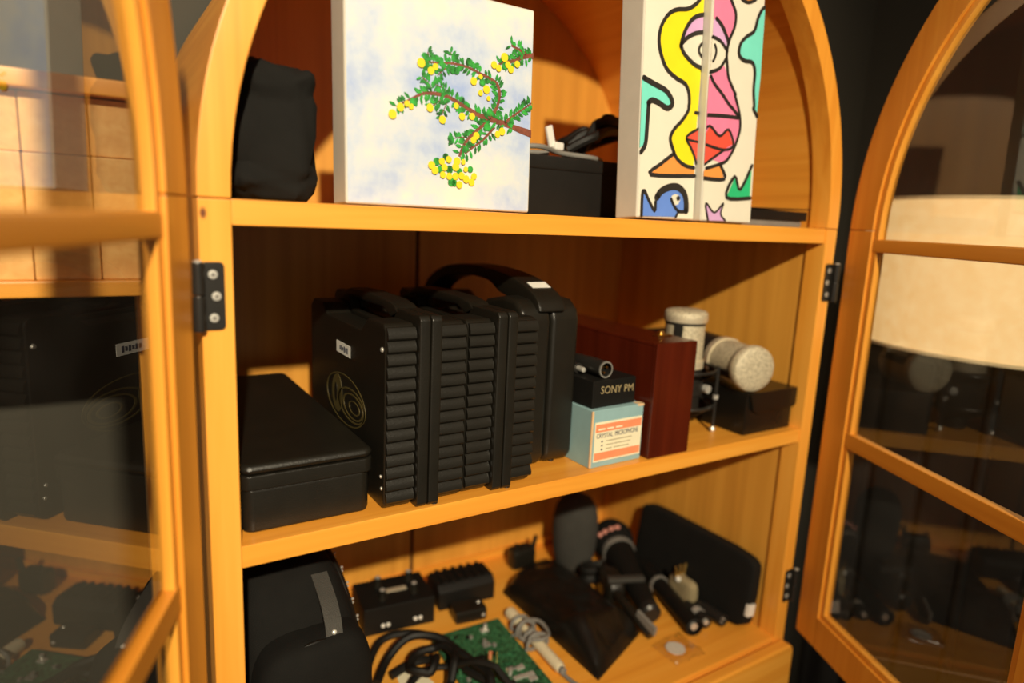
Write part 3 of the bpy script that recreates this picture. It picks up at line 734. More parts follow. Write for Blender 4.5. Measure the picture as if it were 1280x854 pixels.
def make_ribbed_case(label, loc, w, deco):
    t = thing('ribbed_case', label, 'case', loc, group=None)
    d, h = 0.255, 0.19
    sw_, bw_ = w*0.36, w*0.135
    rib = None
    for s0, s1 in ((0, sw_), (w-sw_, w)):
        prof = [(0.005, 0.006), (0.012, 0), (d-0.01, 0), (d, 0.006), (d, h-0.012), (d-0.012, h-0.004), (0.205, h-0.004), (0.19, h-0.016), (0.075, h-0.016), (0.055, h-0.001), (0.012, h), (0.005, h-0.006)]
        sh = obj('shell', prism(nb(), prof, s0, s1, 'YZ', 0.003), 'black_plastic', t)
        nr = 14; zb, zt = 0.008, h-0.003; st = (zt-zb)/nr
        for k in range(nr):
            if rib is None:
                tb = prism(nb(), [(0.0065, 0.0), (0.0020, 0.0004), (0.0006, 0.0022), (0.0008, 0.0055), (0.0022, 0.0090), (0.0046, st-0.0006), (0.0065, st-0.0001)], 0.0012, sw_-0.0008, 'YZ')
                rib = obj('rib', tb, 'black_plastic', sh); rib.location = (s0, 0, zb)
            else: share(rib, sh, (s0, 0, zb + st*k))
    for x0 in (sw_+0.0005, sw_+0.001+bw_+0.0005):
        prof = [(-0.004, 0.004), (0.0, 0), (d+0.002, 0), (d+0.004, 0.004), (d+0.004, h), (d-0.004, h+0.006), (0.205, h+0.006), (0.195, h-0.012), (0.07, h-0.012), (0.055, h+0.008), (0.0, h+0.008), (-0.004, h+0.004)]
        obj('seam_band', prism(nb(), prof, x0, x0+bw_, 'YZ', 0.0018), 'black_plastic', t)
    hd = prism(nb(), [(0.050, h+0.004), (0.062, h+0.011), (0.085, h+0.014), (0.15, h+0.015), (0.20, h+0.013), (0.232, h+0.004), (0.222, h-0.002), (0.195, h+0.003), (0.09, h+0.004), (0.070, h-0.004)], w*0.5-0.013, w*0.5+0.013, 'YZ', 0.003)
    obj('handle', hd, 'black_plastic', t)
    for z_ in (0.0, ):
        obj('foot', lathe(nb(), [(0, 0), (0.004, 0), (0.004, 0.006), (0, 0.006)], 12, Matrix.Translation((w*0.62, 0.002, 0.0))), 'black_plastic', t)
    obj('side_stud', lathe(nb(), [(0, 0), (0.003, 0), (0.002, 0.002), (0, 0.002)], 12, Matrix.Translation((0.0005, 0.013, 0.164)) @ Matrix.Rotation(-math.pi/2, 4, 'Y')), 'steel', t)
    for y_, z_ in ((0.012, 0.022), (0.014, 0.034)):
        obj('side_stud', lathe(nb(), [(0, 0), (0.0022, 0), (0.0015, 0.0015), (0, 0.0015)], 10, Matrix.Translation((0.0005, y_, z_)) @ Matrix.Rotation(-math.pi/2, 4, 'Y')), 'steel', t)
    if deco:
        lb = obj('label', box(nb(), -0.0004, 0.0005, 0.106, 0.152, 0.1365, 0.1495), 'paper', t, smooth=False)
        for k, dz in enumerate((0.0, 0.001, 0.0, 0.0015, 0.0005, 0.001)):
            obj('ink_mark', box(nb(), -0.0006, 0, 0.113+0.0048*k, 0.1162+0.0048*k, 0.1395+dz, 0.1462-dz), 'ink', lb, smooth=False)
        ey = lambda a_, b_: (0.124 + 0.066*a_, 0.086 + 0.0285*b_)
        def yz(cy, cz, r, wd):
            bm_ = nb(); n = 48
            pa = [ey(cy + r*math.cos(2*math.pi*k/n), cz + r*math.sin(2*math.pi*k/n)) for k in range(n)]
            pb = [ey(cy + (r-wd)*math.cos(2*math.pi*k/n), cz + (r-wd)*math.sin(2*math.pi*k/n)) for k in range(n)]
            for k in range(n):
                prism(bm_, [pa[k], pa[(k+1) % n], pb[(k+1) % n], pb[k]], -0.0004, 0.0003, 'YZ')
            return bm_
        em = obj('emblem', yz(0, 0, 1.0, 0.045), 'gold_print', t, smooth=False)
        for q in ((-0.33, -0.06, 0.66, 0.06), (-0.40, -0.08, 0.50, 0.06), (-0.47, -0.09, 0.27, 0.05)):
            obj('emblem_ring', yz(*q), 'gold_print', em, smooth=False)
        cres = [ey(0.36 + 0.32*math.cos(q)*(1 if math.cos(q) > 0 else 0.7), 0.06 + 0.78*math.sin(q)) for q in [2*math.pi*k/28 for k in range(28)]]
        obj('emblem_crescent', prism(nb(), cres, -0.0004, 0.0003, 'YZ'), 'gold_print', em, smooth=False)
        slot = [ey(0.46 + 0.07*math.cos(q), 0.06 + 0.38*math.sin(q)) for q in [2*math.pi*k/20 for k in range(20)]]
        obj('emblem_gap', prism(nb(), slot, -0.0006, 0.0002, 'YZ'), 'black_plastic', em, smooth=False)
    return t
make_ribbed_case('ribbed black plastic case with gold ring emblem and white label on its side', (0.1365, 0.008, S2), 0.087, True)
make_ribbed_case('ribbed black plastic case squeezed between the emblem case and the smooth arched-handle case', (0.2265, 0.010, S2), 0.087, False)

sc_ = thing('smooth_case', 'smooth black plastic case with a tall arched carrying handle and white tag', 'case', (0.3145, 0.047, S2))
prof = [(0.0, 0.012), (0.006, 0.004), (0.014, 0.0), (0.31, 0), (0.322, 0.012), (0.322, 0.16), (0.31, 0.178), (0.27, 0.186), (0.25, 0.176), (0.235, 0.160), (0.21, 0.150), (0.15, 0.150), (0.125, 0.160), (0.105, 0.180), (0.085, 0.196), (0.045, 0.204), (0.018, 0.202), (0.004, 0.192), (0.0, 0.178)]
for x0, x1 in ((0.0, 0.041), (0.0425, 0.083)):
    obj('shell', prism(nb(), prof, x0, x1, 'YZ', 0.006, seg=3), 'black_plastic', sc_)
top = spline([(-0.003, 0.19), (0.01, 0.207), (0.05, 0.222), (0.11, 0.230), (0.18, 0.231), (0.25, 0.222), (0.30, 0.200), (0.326, 0.165)], 5)
bot = spline([(0.312, 0.16), (0.285, 0.188), (0.245, 0.206), (0.18, 0.216), (0.12, 0.214), (0.09, 0.202), (0.05, 0.196), (0.012, 0.185)], 5)
top = [(q[0], q[1]) for q in [tuple(v) for v in [Vector((a.x, a.y)) for a in [Vector((q.x, q.y, 0)) for q in [Vector((t_[0], t_[1], 0)) for t_ in top]]]]]
bot = [(t_[0], t_[1]) for t_ in bot]
hd = obj('handle', prism(nb(), top + bot, 0.022, 0.061, 'YZ', 0.004), 'black_plastic', sc_)
obj('handle_label', box(nb(), 0.030, 0.056, -0.007, 0.007, 0, 0.0006, 0, 2, Matrix.Translation((0, 0.033, 0.2172)) @ Matrix.Rotation(0.36, 4, 'X')), 'paper', hd, smooth=False)
obj('foot', lathe(nb(), [(0, 0), (0.004, 0), (0.004, 0.006), (0, 0.006)], 12, Matrix.Translation((0.06, 0.012, 0))), 'black_plastic', sc_)

# pale blue carton
bc = thing('carton', 'small pale blue card carton with a cream and orange CRYSTAL MICROPHONE label', 'carton', (0.3992, 0.013, S2), (0, 0, 0.02))
obj('body', box(nb(), 0, 0.084, 0, 0.070, 0, 0.0728, 0.0012), 'blue_card', bc)
for x_, y_ in ((0.0005, 0.0005),):
    obj('worn_corner', box(nb(), x_-0.0008, x_+0.0022, y_-0.0008, y_+0.0016, 0.001, 0.0722, 0.0006), 'tan_card', bc)
obj('worn_corner', box(nb(), 0.074, 0.0845, -0.0003, 0.010, 0.0700, 0.0731, 0.0006), 'tan_card', bc)
lb = obj('printed_label', box(nb(), 0.005, 0.082, -0.0006, 0.0005, 0.0075, 0.0575), 'cream_card', bc, smooth=False)
obj('orange_band', box(nb(), 0.006, 0.081, -0.0009, 0, 0.045, 0.055), 'orange_print', lb, smooth=False)
obj('orange_band', box(nb(), 0.006, 0.081, -0.0009, 0, 0.0095, 0.019), 'orange_print', lb, smooth=False)
text('lettering', 'CRYSTAL', 0.0082, 'ink', lb, (0.0075, -0.0008, 0.0375), sx=0.78)
text('lettering', 'MICROPHONE', 0.0088, 'ink', lb, (0.0375, -0.0008, 0.0375), sx=0.68)
for k in range(3):
    obj('bullet', box(nb(), 0.016, 0.0185, -0.0008, 0, 0.0215+0.005*k, 0.0237+0.005*k), 'ink', lb, smooth=False)
    for a, b in ((0.024, 0.034), (0.037, 0.062)):
        obj('print_line', box(nb(), a, b+0.002*k, -0.0007, 0, 0.0222+0.005*k, 0.0232+0.005*k), 'chalk', lb, smooth=False)
    obj('print_line', box(nb(), 0.010+0.014*k, 0.021+0.014*k, -0.001, 0, 0.0475, 0.0495), 'cream_card', lb, smooth=False)

sb = thing('small_box', 'small black card box with pencilled writing, sitting on the pale blue carton', 'box', (0.4030, 0.020, S2+0.073), (0, 0, 0.05))
obj('body', box(nb(), 0, 0.072, 0, 0.066, 0, 0.034, 0.0015), 'black_matte', sb)
text('pencil_writing', 'SONY PM', 0.0135, 'chalk', sb, (0.012, -0.0004, 0.0175), (math.pi/2, 0.03, 0), sx=0.98)

xp = thing('cable_plug', 'black three-pin audio plug lying on the small black card box', 'plug', (0.428, 0.028, S2+0.1075+0.0105))
F_ = Matrix.Rotation(-math.pi/2, 4, 'X')
obj('sleeve', lathe(nb(), [(0.0085, 0.001), (0.0085, 0), (0.0105, 0), (0.0105, 0.035), (0.0098, 0.037), (0.0098, 0.055), (0.0075, 0.066), (0.005, 0.082), (0, 0.082)], 24, F_), 'black_metal', xp)
obj('insert', lathe(nb(), [(0, 0.009), (0.0086, 0.009), (0.0086, 0.012), (0, 0.012)], 20, F_), 'black_matte', xp)
obj('rim', lathe(nb(), [(0.0086, -0.0005), (0.0103, -0.0005), (0.0106, 0.0012), (0.0086, 0.0012), (0.0086, -0.0005)], 24, F_), 'grey_cable', xp)
for a in (90, 210, 330):
    pa = math.radians(a + 180)
    obj('pin', cyl(nb(), (0.0045*math.cos(pa), 0.003, 0.0045*math.sin(pa)), (0.0045*math.cos(pa), 0.011, 0.0045*math.sin(pa)), 0.0014, seg=10), 'brass', xp)
jk = thing('jack_plug', 'small silver-tipped jack plug lying beside the three-pin plug', 'plug', (0.412, 0.050, S2+0.1075+0.0065))
obj('barrel', cyl(nb(), (0, 0.012, 0), (0, 0.045, 0), 0.0065), 'black_metal', jk)
obj('tip', lathe(nb(), [(0, 0), (0.003, 0.001), (0.0035, 0.004), (0.0035, 0.013), (0, 0.013)], 14, F_), 'steel', jk)

rb = thing('wooden_case', 'dark red polished wooden case standing on edge with a brass catch', 'case', (0.4895, 0.006, S2))
obj('body', box(nb(), 0, 0.071, 0.004, 0.25, 0, 0.1455, 0.001), 'mahogany', rb)
obj('end_panel', box(nb(), 0, 0.071, 0, 0.0045, 0, 0.150, 0.001), 'mahogany', rb)
obj('lid', box(nb(), 0, 0.071, 0.0045, 0.25, 0.1455, 0.150, 0.001), 'mahogany', rb)
ct = obj('catch', box(nb(), 0.040, 0.066, 0.040, 0.052, 0.1495, 0.1520, 0.0008), 'brass', rb)
obj('catch_knob', lathe(nb(), [(0, 0), (0.004, 0), (0.0045, 0.003), (0.003, 0.005), (0, 0.0055)], 14, Matrix.Translation((0.050, 0.046, 0.152))), 'brass', ct)

# standing condenser microphone in its shock mount
MX, MY = 0.628, 0.092
sm = thing('shock_mount', 'black wire shock mount with round hoops holding the upright silver microphone', 'mount', (MX, MY, S2))
bm = nb(); ring(bm, (0, 0, 0.040), 0.050, 0.0028); obj('hoop', bm, 'black_metal', sm)
bm = nb(); ring(bm, (0, 0, 0.092), 0.050, 0.0022); obj('hoop', bm, 'black_metal', sm)
for k in range(4):
    a = math.radians(-52 + 90*k); x_, y_ = 0.052*math.cos(a), 0.052*math.sin(a)
    bm = cyl(nb(), (x_, y_, 0.004), (x_, y_, 0.098), 0.0026, seg=10); rod = obj('rod', bm, 'black_metal', sm)
    obj('foot', lathe(nb(), [(0, 0), (0.003, 0.0005), (0.0046, 0.0045), (0.003, 0.0085), (0, 0.009)], 12, Matrix.Translation((x_, y_, 0))), 'steel', rod)
    obj('collar', lathe(nb(), [(0, 0), (0.004, 0), (0.004, 0.006), (0, 0.006)], 12, Matrix.Translation((x_, y_, 0.050))), 'steel', rod)
    obj('arm', cyl(nb(), (x_, y_, 0.092), (0.0335*math.cos(a+0.7), 0.0335*math.sin(a+0.7), 0.066), 0.0022, seg=8), 'black_metal', sm)
    obj('arm', cyl(nb(), (x_, y_, 0.040), (0.0, 0.0, 0.005), 0.0022, seg=8), 'black_metal', sm)
obj('base_cup', lathe(nb(), [(0, 0.0), (0.016, 0.0), (0.018, 0.004), (0.018, 0.022), (0, 0.022)], 20), 'black_metal', sm)
obj('clamp_ring', lathe(nb(), [(0.0312, 0.055), (0.0335, 0.055), (0.0335, 0.074), (0.0312, 0.074), (0.0312, 0.055)], 28), 'black_metal', sm)
obj('knob', lathe(nb(), [(0, 0), (0.006, 0), (0.006, 0.008), (0, 0.009)], 14, Matrix.Translation((0.020, -0.029, 0.064)) @ Matrix.Rotation(math.pi/2, 4, 'X')), 'steel', sm)
def make_mic(label, loc, rot, L, r):
    mc = thing('condenser_microphone', label, 'microphone', loc, rot)
    g0 = L - 0.082
    obj('body', lathe(nb(), [(0, 0), (r*0.6, 0), (r*0.97, 0.006), (r*0.97, g0-0.006), (r, g0-0.004), (r, g0), (0, g0)], 36), 'black_metal', mc)
    obj('base_ring', lathe(nb(), [(r*0.9, g0-0.001), (r*1.01, g0-0.001), (r*1.01, g0+0.010), (r*0.9, g0+0.010)], 36), 'champagne', mc)
    obj('grille', lathe(nb(), [(0, g0), (r*0.93, g0), (r*0.93, L-0.018), (0, L-0.018)], 40), 'grille', mc)
    obj('side_post', box(nb(), -r*1.0, -r*0.85, -0.006, 0.006, g0, L-0.016, 0.001, 2, Matrix.Rotation(0.35, 4, 'Z')), 'black_metal', mc)
    obj('side_post', box(nb(), r*0.85, r*1.0, -0.006, 0.006, g0, L-0.016, 0.001, 2, Matrix.Rotation(0.35, 4, 'Z')), 'black_metal', mc)
    obj('head_gap', lathe(nb(), [(0, L-0.020), (r*0.96, L-0.020), (r*0.96, L-0.016), (0, L-0.016)], 36), 'black_metal', mc)
    hp = obj('head_ring', lathe(nb(), [(r*0.8, L-0.0165), (r*1.0, L-0.0165), (r*1.03, L-0.012), (r*1.02, L-0.008), (r*0.8, L-0.008)], 40), 'champagne', mc)
    obj('head_cap', lathe(nb(), [(r*1.02, L-0.0085), (r*1.0, L-0.004), (r*0.92, L-0.001), (r*0.7, L+0.0008), (r*0.4, L+0.0015), (0, L+0.0018)], 40), 'grille', mc)
    return mc
make_mic('upright silver-mesh condenser microphone standing in the black wire mount', (MX, MY, S2+0.0215), (0, 0, 0.1), 0.155, 0.0305)
rbx = thing('flap_box', 'black leatherette box with a fold-over flap under the lying silver microphone', 'box', (0.686, 0.017, S2))
obj('body', box(nb(), 0, 0.108, 0, 0.118, 0, 0.060, 0.002), 'black_leather', rbx)
obj('lid', box(nb(), -0.001, 0.111, -0.002, 0.119, 0.0595, 0.0635, 0.001), 'black_leather', rbx)
obj('flap', prism(nb(), [(0.004, 0.0635), (0.111, 0.0635), (0.111, 0.037), (0.104, 0.033), (0.020, 0.033), (0.012, 0.037)], -0.0045, -0.0005, 'XZ', 0.001), 'black_leather', rbx)
a = math.radians(16)
make_mic('silver-mesh condenser microphone lying on its side on the black flap box', (0.695+0.150*math.sin(a), 0.014+0.150*math.cos(a), S2+0.0635+0.0345), (math.radians(90), 0, -a), 0.150, 0.0332)
obk = thing('black_carton', 'black box standing upright behind the two silver microphones', 'box', (0.70, 0.185, S2))
obj('body', box(nb(), 0, 0.09, 0, 0.07, 0, 0.10, 0.002), 'black_matte', obk)
obj('lid', box(nb(), -0.001, 0.091, -0.001, 0.071, 0.085, 0.118, 0.002), 'black_matte', obk)

# ---------------------------------------------------------------- bottom compartment
S3 = -0.65
# camera-style bag
bag = thing('equipment_bag', 'bulky black fabric equipment bag with grey strap at the left of the bottom shelf', 'bag', (0.078, 0.20, S3))
def bag_shape(v):
    k = max(0, v.z/0.13)
    return (v.x*(1-0.20*k) - 0.010*k*k, v.y*(1-0.28*k), v.z)
obj('body', soft(nb(), (0, 0, 0.128), (0.073, 0.135, 0.128), 0.40, 0.42, 48, 30, 0.004, 14, 2, bag_shape, on_shelf), 'black_fabric', bag)
pk = obj('front_pocket', soft(nb(), (0.004, -0.122, 0.100), (0.064, 0.040, 0.098), 0.5, 0.6, 36, 22, 0.003, 18, 5), 'black_fabric', bag)
obj('pocket_piping', tube(nb(), [(0.004 + 0.061*math.cos(q), -0.142, 0.106 + 0.090*math.sin(q)) for q in [math.pi*k/20 for k in range(21)]], 0.0022, 8), 'black_leather', pk)
obj('pocket_piping', tube(nb(), spline([(-0.045, -0.158, 0.150), (-0.020, -0.164, 0.090), (0.010, -0.163, 0.030)], 6), 0.0018, 8), 'grey_strap', pk)
stp = spline([(0.020, -0.150, 0.166), (0.023, -0.138, 0.196), (0.024, -0.118, 0.218), (0.022, -0.086, 0.240)], 6)
bm = nb()
for a_, b_ in zip(stp, stp[1:]):
    n = (b_-a_).cross(Vector((1, 0, 0))).normalized()*-0.0035
    t = nb(); w_ = Vector((0.009, 0, 0))
    vs8 = [t.verts.new(q) for q in (a_-w_, a_+w_, b_+w_, b_-w_, a_-w_+n, a_+w_+n, b_+w_+n, b_-w_+n)]
    for f in ((0, 1, 2, 3), (4, 5, 6, 7), (0, 1, 5, 4), (1, 2, 6, 5), (2, 3, 7, 6), (3, 0, 4, 7)): t.faces.new([vs8[i] for i in f])
    bmesh.ops.recalc_face_normals(t, faces=t.faces[:]); merge(bm, t)
bmesh.ops.remove_doubles(bm, verts=bm.verts[:], dist=0.0006)
sp = obj('strap', bm, 'grey_strap', bag)
obj('strap_stud', lathe(nb(), [(0, 0), (0.003, 0), (0.002, 0.002), (0, 0.0025)], 12, Matrix.Translation((0.023, -0.140, 0.200)) @ Matrix.Rotation(1.0, 4, 'X')), 'steel', sp)
zc_ = [(0.052, 0.02, 0.232), (0.062, -0.03, 0.205), (0.068, -0.07, 0.160), (0.073, -0.095, 0.105), (0.074, -0.105, 0.05)]
zp = obj('zip_band', tube(nb(), spline(zc_, 8), 0.0050, 8), 'black_leather', bag)
st0 = None
for i, q in enumerate(spline([(x_+0.005, y_-0.001, z_) for x_, y_, z_ in zc_], 3)):
    for dx in (0.0, 0.0050):
        if st0 is None:
            st0 = obj('zip_stud', lathe(nb(), [(0, -0.0018), (0.0016, -0.0008), (0.0016, 0.0008), (0, 0.0018)], 8), 'steel', zp); st0.location = q
        else: share(st0, zp, (q.x, q.y, q.z + dx))

# small black unit with knobs
pd = thing('control_unit', 'black control unit with four knobs and a silver name strip on top', 'control unit', (0.226, 0.310, S3), (0, 0, -0.12))
obj('body', box(nb(), 0, 0.114, 0, 0.082, 0, 0.046, 0.002), 'black_matte', pd)
kn = None
for x_, y_ in ((0.034, 0.022), (0.036, 0.060), (0.086, 0.024), (0.088, 0.062)):
    bm = lathe(nb(), [(0, 0), (0.0075, 0), (0.0075, 0.003), (0.006, 0.004), (0.0055, 0.015), (0, 0.0155)], 16)
    k_ = obj('knob', bm, 'black_plastic', pd, loc=(x_, y_, 0.046))
    obj('knob_cap', lathe(nb(), [(0, 0.0152), (0.0042, 0.0154), (0.004, 0.0166), (0, 0.0168)], 14), 'steel', k_)
obj('name_strip', box(nb(), 0.044, 0.078, 0.036, 0.046, 0.0455, 0.0475, 0.0006), 'champagne', pd)
for x_ in (0.030, 0.038, 0.082, 0.090):
    obj('front_screw', lathe(nb(), [(0, 0), (0.0034, 0), (0.0026, 0.0016), (0, 0.002)], 14, Matrix.Translation((x_, 0, 0.014)) @ Matrix.Rotation(math.pi/2, 4, 'X')), 'white', pd)
# ridged block
rg_ = thing('ridged_block', 'black plastic power block with ridged top beside the knobbed control unit', 'adapter', (0.358, 0.318, S3), (0, 0, -0.08))
obj('body', prism(nb(), [(0, 0), (0.062, 0), (0.062, 0.030), (0.052, 0.042), (0.010, 0.042), (0, 0.032)], 0, 0.102, 'YZ', 0.002), 'black_matte', rg_)
for k in range(6):
    obj('ridge', box(nb(), 0.010+0.015*k, 0.017+0.015*k, 0.008, 0.054, 0.040, 0.0455, 0.0015), 'black_matte', rg_)
sk = thing('socket_block', 'small black socket block with two bright contacts in front of the ridged block', 'adapter', (0.364, 0.270, S3), (0, 0, -0.15))
obj('body', box(nb(), 0, 0.054, 0, 0.036, 0, 0.022, 0.004), 'black_plastic', sk)
obj('contact', lathe(nb(), [(0, 0), (0.003, 0), (0.002, 0.0015), (0, 0.002)], 10, Matrix.Translation((0.047, 0, 0.010)) @ Matrix.Rotation(math.pi/2, 4, 'X')), 'steel', sk)
obj('contact', lathe(nb(), [(0, 0), (0.003, 0), (0.002, 0.0015), (0, 0.002)], 10, Matrix.Translation((0.045, 0.020, 0.0219))), 'steel', sk)

# circuit board
pc = thing('circuit_board', 'bare green circuit board covered in small components', 'circuit board', (0.300, 0.075, S3+0.003), (0.03, 0, -0.05))
obj('board', box(nb(), 0, 0.118, 0, 0.175, 0, 0.0018), 'pcb', pc, smooth=False)
rnd = random.Random(5)
for k in range(46):
    w_, d_, h_ = rnd.choice([(0.012, 0.008, 0.003), (0.006, 0.003, 0.002), (0.005, 0.005, 0.004), (0.016, 0.006, 0.003), (0.004, 0.004, 0.006)])
    x_, y_ = rnd.uniform(0.004, 0.100), rnd.uniform(0.01, 0.162)
    m_ = rnd.choice(['black_matte', 'pcb', 'grey_cable', 'steel', 'black_plastic', 'pcb', 'ivory'])
    if h_ > 0.005: bm = lathe(nb(), [(0, 0), (0.003, 0), (0.003, 0.009), (0, 0.009)], 12, Matrix.Translation((x_, y_, 0.0017)))
    else: bm = box(nb(), x_, x_+w_, y_, y_+d_, 0.0017, 0.0018+h_)
    obj('component', bm, m_, pc, smooth=h_ > 0.005)
obj('orange_capacitor', lathe(nb(), [(0, 0), (0.003, 0), (0.003, 0.010), (0, 0.010)], 12, Matrix.Translation((0.062, 0.095, 0.0017))), 'orange_print', pc)
for k in range(3): obj('brass_pin', cyl(nb(), (0.054+0.008*k, 0.09, 0.0017), (0.054+0.008*k, 0.09, 0.014), 0.0009, seg=8), 'brass', pc)

# leads by the board
lead('black_lead', 'flat black lead looping from the bag over the circuit board corner', [(0.205, 0.235, S3+0.006), (0.235, 0.262, S3+0.020), (0.275, 0.255, S3+0.026), (0.31, 0.225, S3+0.022), (0.325, 0.185, S3+0.018), (0.315, 0.15, S3+0.014), (0.33, 0.11, S3+0.012)], 0.0055, base=board_z)
lead('black_lead', 'thick black lead with a grey joint curling beside the equipment bag', [(0.20, 0.19, S3+0.012), (0.23, 0.222, S3+0.018), (0.27, 0.230, S3+0.036), (0.305, 0.205, S3+0.036), (0.32, 0.16, S3+0.020), (0.33, 0.11, S3+0.014), (0.31, 0.07, S3+0.016)], 0.0062, base=board_z)
lead('black_lead', 'thin black lead lying across the front of the circuit board', [(0.215, 0.14, S3+0.006), (0.25, 0.17, S3+0.016), (0.29, 0.165, S3+0.022), (0.325, 0.125, S3+0.016), (0.36, 0.085, S3+0.012), (0.41, 0.06, S3+0.008), (0.45, 0.05, S3+0.006)], 0.0045, base=board_z)
lead('black_lead', 'short black lead knotted tightly between the bag and the circuit board', [(0.225, 0.20, S3+0.008), (0.262, 0.205, S3+0.012), (0.285, 0.185, S3+0.020), (0.268, 0.160, S3+0.024), (0.245, 0.175, S3+0.022), (0.262, 0.200, S3+0.028), (0.295, 0.195, S3+0.030), (0.305, 0.165, S3+0.026), (0.285, 0.135, S3+0.018), (0.262, 0.120, S3+0.010)], 0.0060, base=board_z)
ob = obj('paper_scrap', prism(nb(), [(0, 0), (0.050, 0.012), (0.042, 0.048), (0.012, 0.060)], 0.0, 0.0012, 'XY'), 'cream_card', smooth=False, loc=(0.226, 0.155, S3))
tag(ob, 'crumpled cream paper scrap under the black leads beside the bag', 'paper')

# pen-shaped probe wrapped in its grey cable
pb = thing('cream_probe', 'cream plastic pen-shaped probe wrapped in its own grey cable', 'probe', (0.452, 0.250, S3+0.010), (0, 0, math.radians(-3.5)))
obj('rear_sleeve', lathe(nb(), [(0, 0), (0.008, 0), (0.0098, 0.003), (0.0098, 0.030), (0.007, 0.036), (0, 0.036)], 20, Matrix.Rotation(math.pi/2, 4, 'X')), 'ivory', pb)
obj('barrel', lathe(nb(), [(0.0058, 0.034), (0.0062, 0.08), (0.0085, 0.085), (0.0085, 0.150), (0.0065, 0.156), (0, 0.156)], 20, Matrix.Rotation(math.pi/2, 4, 'X')), 'ivory', pb)
obj('collar', lathe(nb(), [(0, 0.155), (0.0055, 0.155), (0.0055, 0.162), (0, 0.164)], 14, Matrix.Rotation(math.pi/2, 4, 'X')), 'grey_cable', pb)
hx_ = []
for k in range(120):
    q = k/119; aa = q*2*math.pi*6.5
    hx_.append((0.0125*math.cos(aa)*(1+0.5*math.sin(q*9)), -0.038 - 0.055*q + 0.006*math.sin(aa*0.5), max(-0.0065, 0.0125*math.sin(aa)*(1+0.3*math.sin(q*7)))))
obj('wrapped_cable', tube(nb(), hx_, 0.0030, 8), 'grey_cable', pb)
obj('loose_loop', tube(nb(), spline([(-0.008, -0.05, -0.006), (-0.026, -0.055, -0.004), (-0.034, -0.075, -0.006), (-0.024, -0.092, -0.006), (-0.012, -0.080, -0.004), (-0.018, -0.066, 0.0)], 8), 0.0030, 8), 'grey_cable', pb)
obj('loose_loop', tube(nb(), spline([(0.010, -0.045, 0.010), (0.022, -0.06, 0.012), (0.020, -0.088, 0.010), (0.004, -0.100, 0.012), (-0.012, -0.092, 0.010)], 8), 0.0030, 8), 'grey_cable', pb)
obj('tail', tube(nb(), spline([(0, -0.160, -0.004), (0.006, -0.185, -0.006), (0.022, -0.205, -0.006)], 6), 0.003, 8), 'grey_cable', pb)

# flat leatherette zip pouch
def quad_pouch(corners, H, seed, crease=None, n=26):
    bm_ = nb(); T = []; Bt = []
    c = [Vector(q) for q in corners]
    for i in range(n+1):
        rt_, rb_ = [], []
        for j in range(n+1):
            u, v = i/n, j/n
            P = (c[0]*(1-u)+c[1]*u)*(1-v) + (c[3]*(1-u)+c[2]*u)*v
            e_ = ((1-(2*u-1)**6)*(1-(2*v-1)**6))**0.55
            wv = 0.5 + 0.5*noise.fractal(Vector((P.x*16+seed, P.y*16, seed*1.7)), 1.0, 2.0, 3)
            hgt = H*e_*(0.62 + 0.5*wv)
            if crease: hgt += crease(u, v)*e_
            rt_.append(bm_.verts.new((P.x, P.y, 0.004 + hgt))); rb_.append(bm_.verts.new((P.x, P.y, 0.0005)))
        T.append(rt_); Bt.append(rb_)
    for i in range(n):
        for j in range(n):
            bm_.faces.new((T[i][j], T[i+1][j], T[i+1][j+1], T[i][j+1])); bm_.faces.new((Bt[i][j], Bt[i][j+1], Bt[i+1][j+1], Bt[i+1][j]))
    for k in range(n):
        bm_.faces.new((T[k][0], T[k+1][0], Bt[k+1][0], Bt[k][0])); bm_.faces.new((T[k][n], T[k+1][n], Bt[k+1][n], Bt[k][n]))
        bm_.faces.new((T[0][k], T[0][k+1], Bt[0][k+1], Bt[0][k])); bm_.faces.new((T[n][k], T[n][k+1], Bt[n][k+1], Bt[n][k]))
    bmesh.ops.recalc_face_normals(bm_, faces=bm_.faces[:])
    return bm_
cx_, cy_ = 0.55, 0.22
crs = lambda u, v: 0.010*math.exp(-((v-0.80-0.25*(u-0.5))/0.07)**2) - 0.008*math.exp(-((v-0.92)/0.06)**2)
ob = obj('zip_pouch', quad_pouch([(0.480-cx_, 0.315-cy_, 0), (0.605-cx_, 0.372-cy_, 0), (0.612-cx_, 0.112-cy_, 0), (0.482-cx_, 0.058-cy_, 0)], 0.040, 3.0, crs), 'black_leather', loc=(cx_, cy_, S3))
tag(ob, 'limp black leatherette pouch lying flat in the middle of the bottom shelf', 'pouch')
gn = thing('gooseneck_clip', 'small black clip with prongs behind the leatherette pouch', 'clip', (0.560, 0.377, S3))
obj('body', box(nb(), -0.028, 0.024, -0.015, 0.017, 0, 0.042, 0.010), 'black_plastic', gn)
for x_, h_ in ((-0.018, 0.050), (0.002, 0.044), (0.026, 0.058)):
    obj('prong', cyl(nb(), (x_*0.7, 0, 0.02), (x_, -0.004, h_), 0.006, 0.004, 10), 'black_plastic', gn)

# foam windshield
fo = thing('foam_windshield', 'tall round-topped charcoal foam microphone windshield standing at the back', 'windshield', (0.648, 0.335, S3))
obj('foam', lathe(nb(), [(0, 0), (0.030, 0.0), (0.035, 0.01), (0.0405, 0.04), (0.0425, 0.075), (0.042, 0.100), (0.038, 0.120), (0.029, 0.135), (0.015, 0.143), (0, 0.145)], 36), 'grey_foam', fo)
obj('neck_ring', lathe(nb(), [(0.028, -0.0), (0.036, 0.0), (0.036, 0.008), (0.028, 0.008)], 28), 'black_matte', fo)

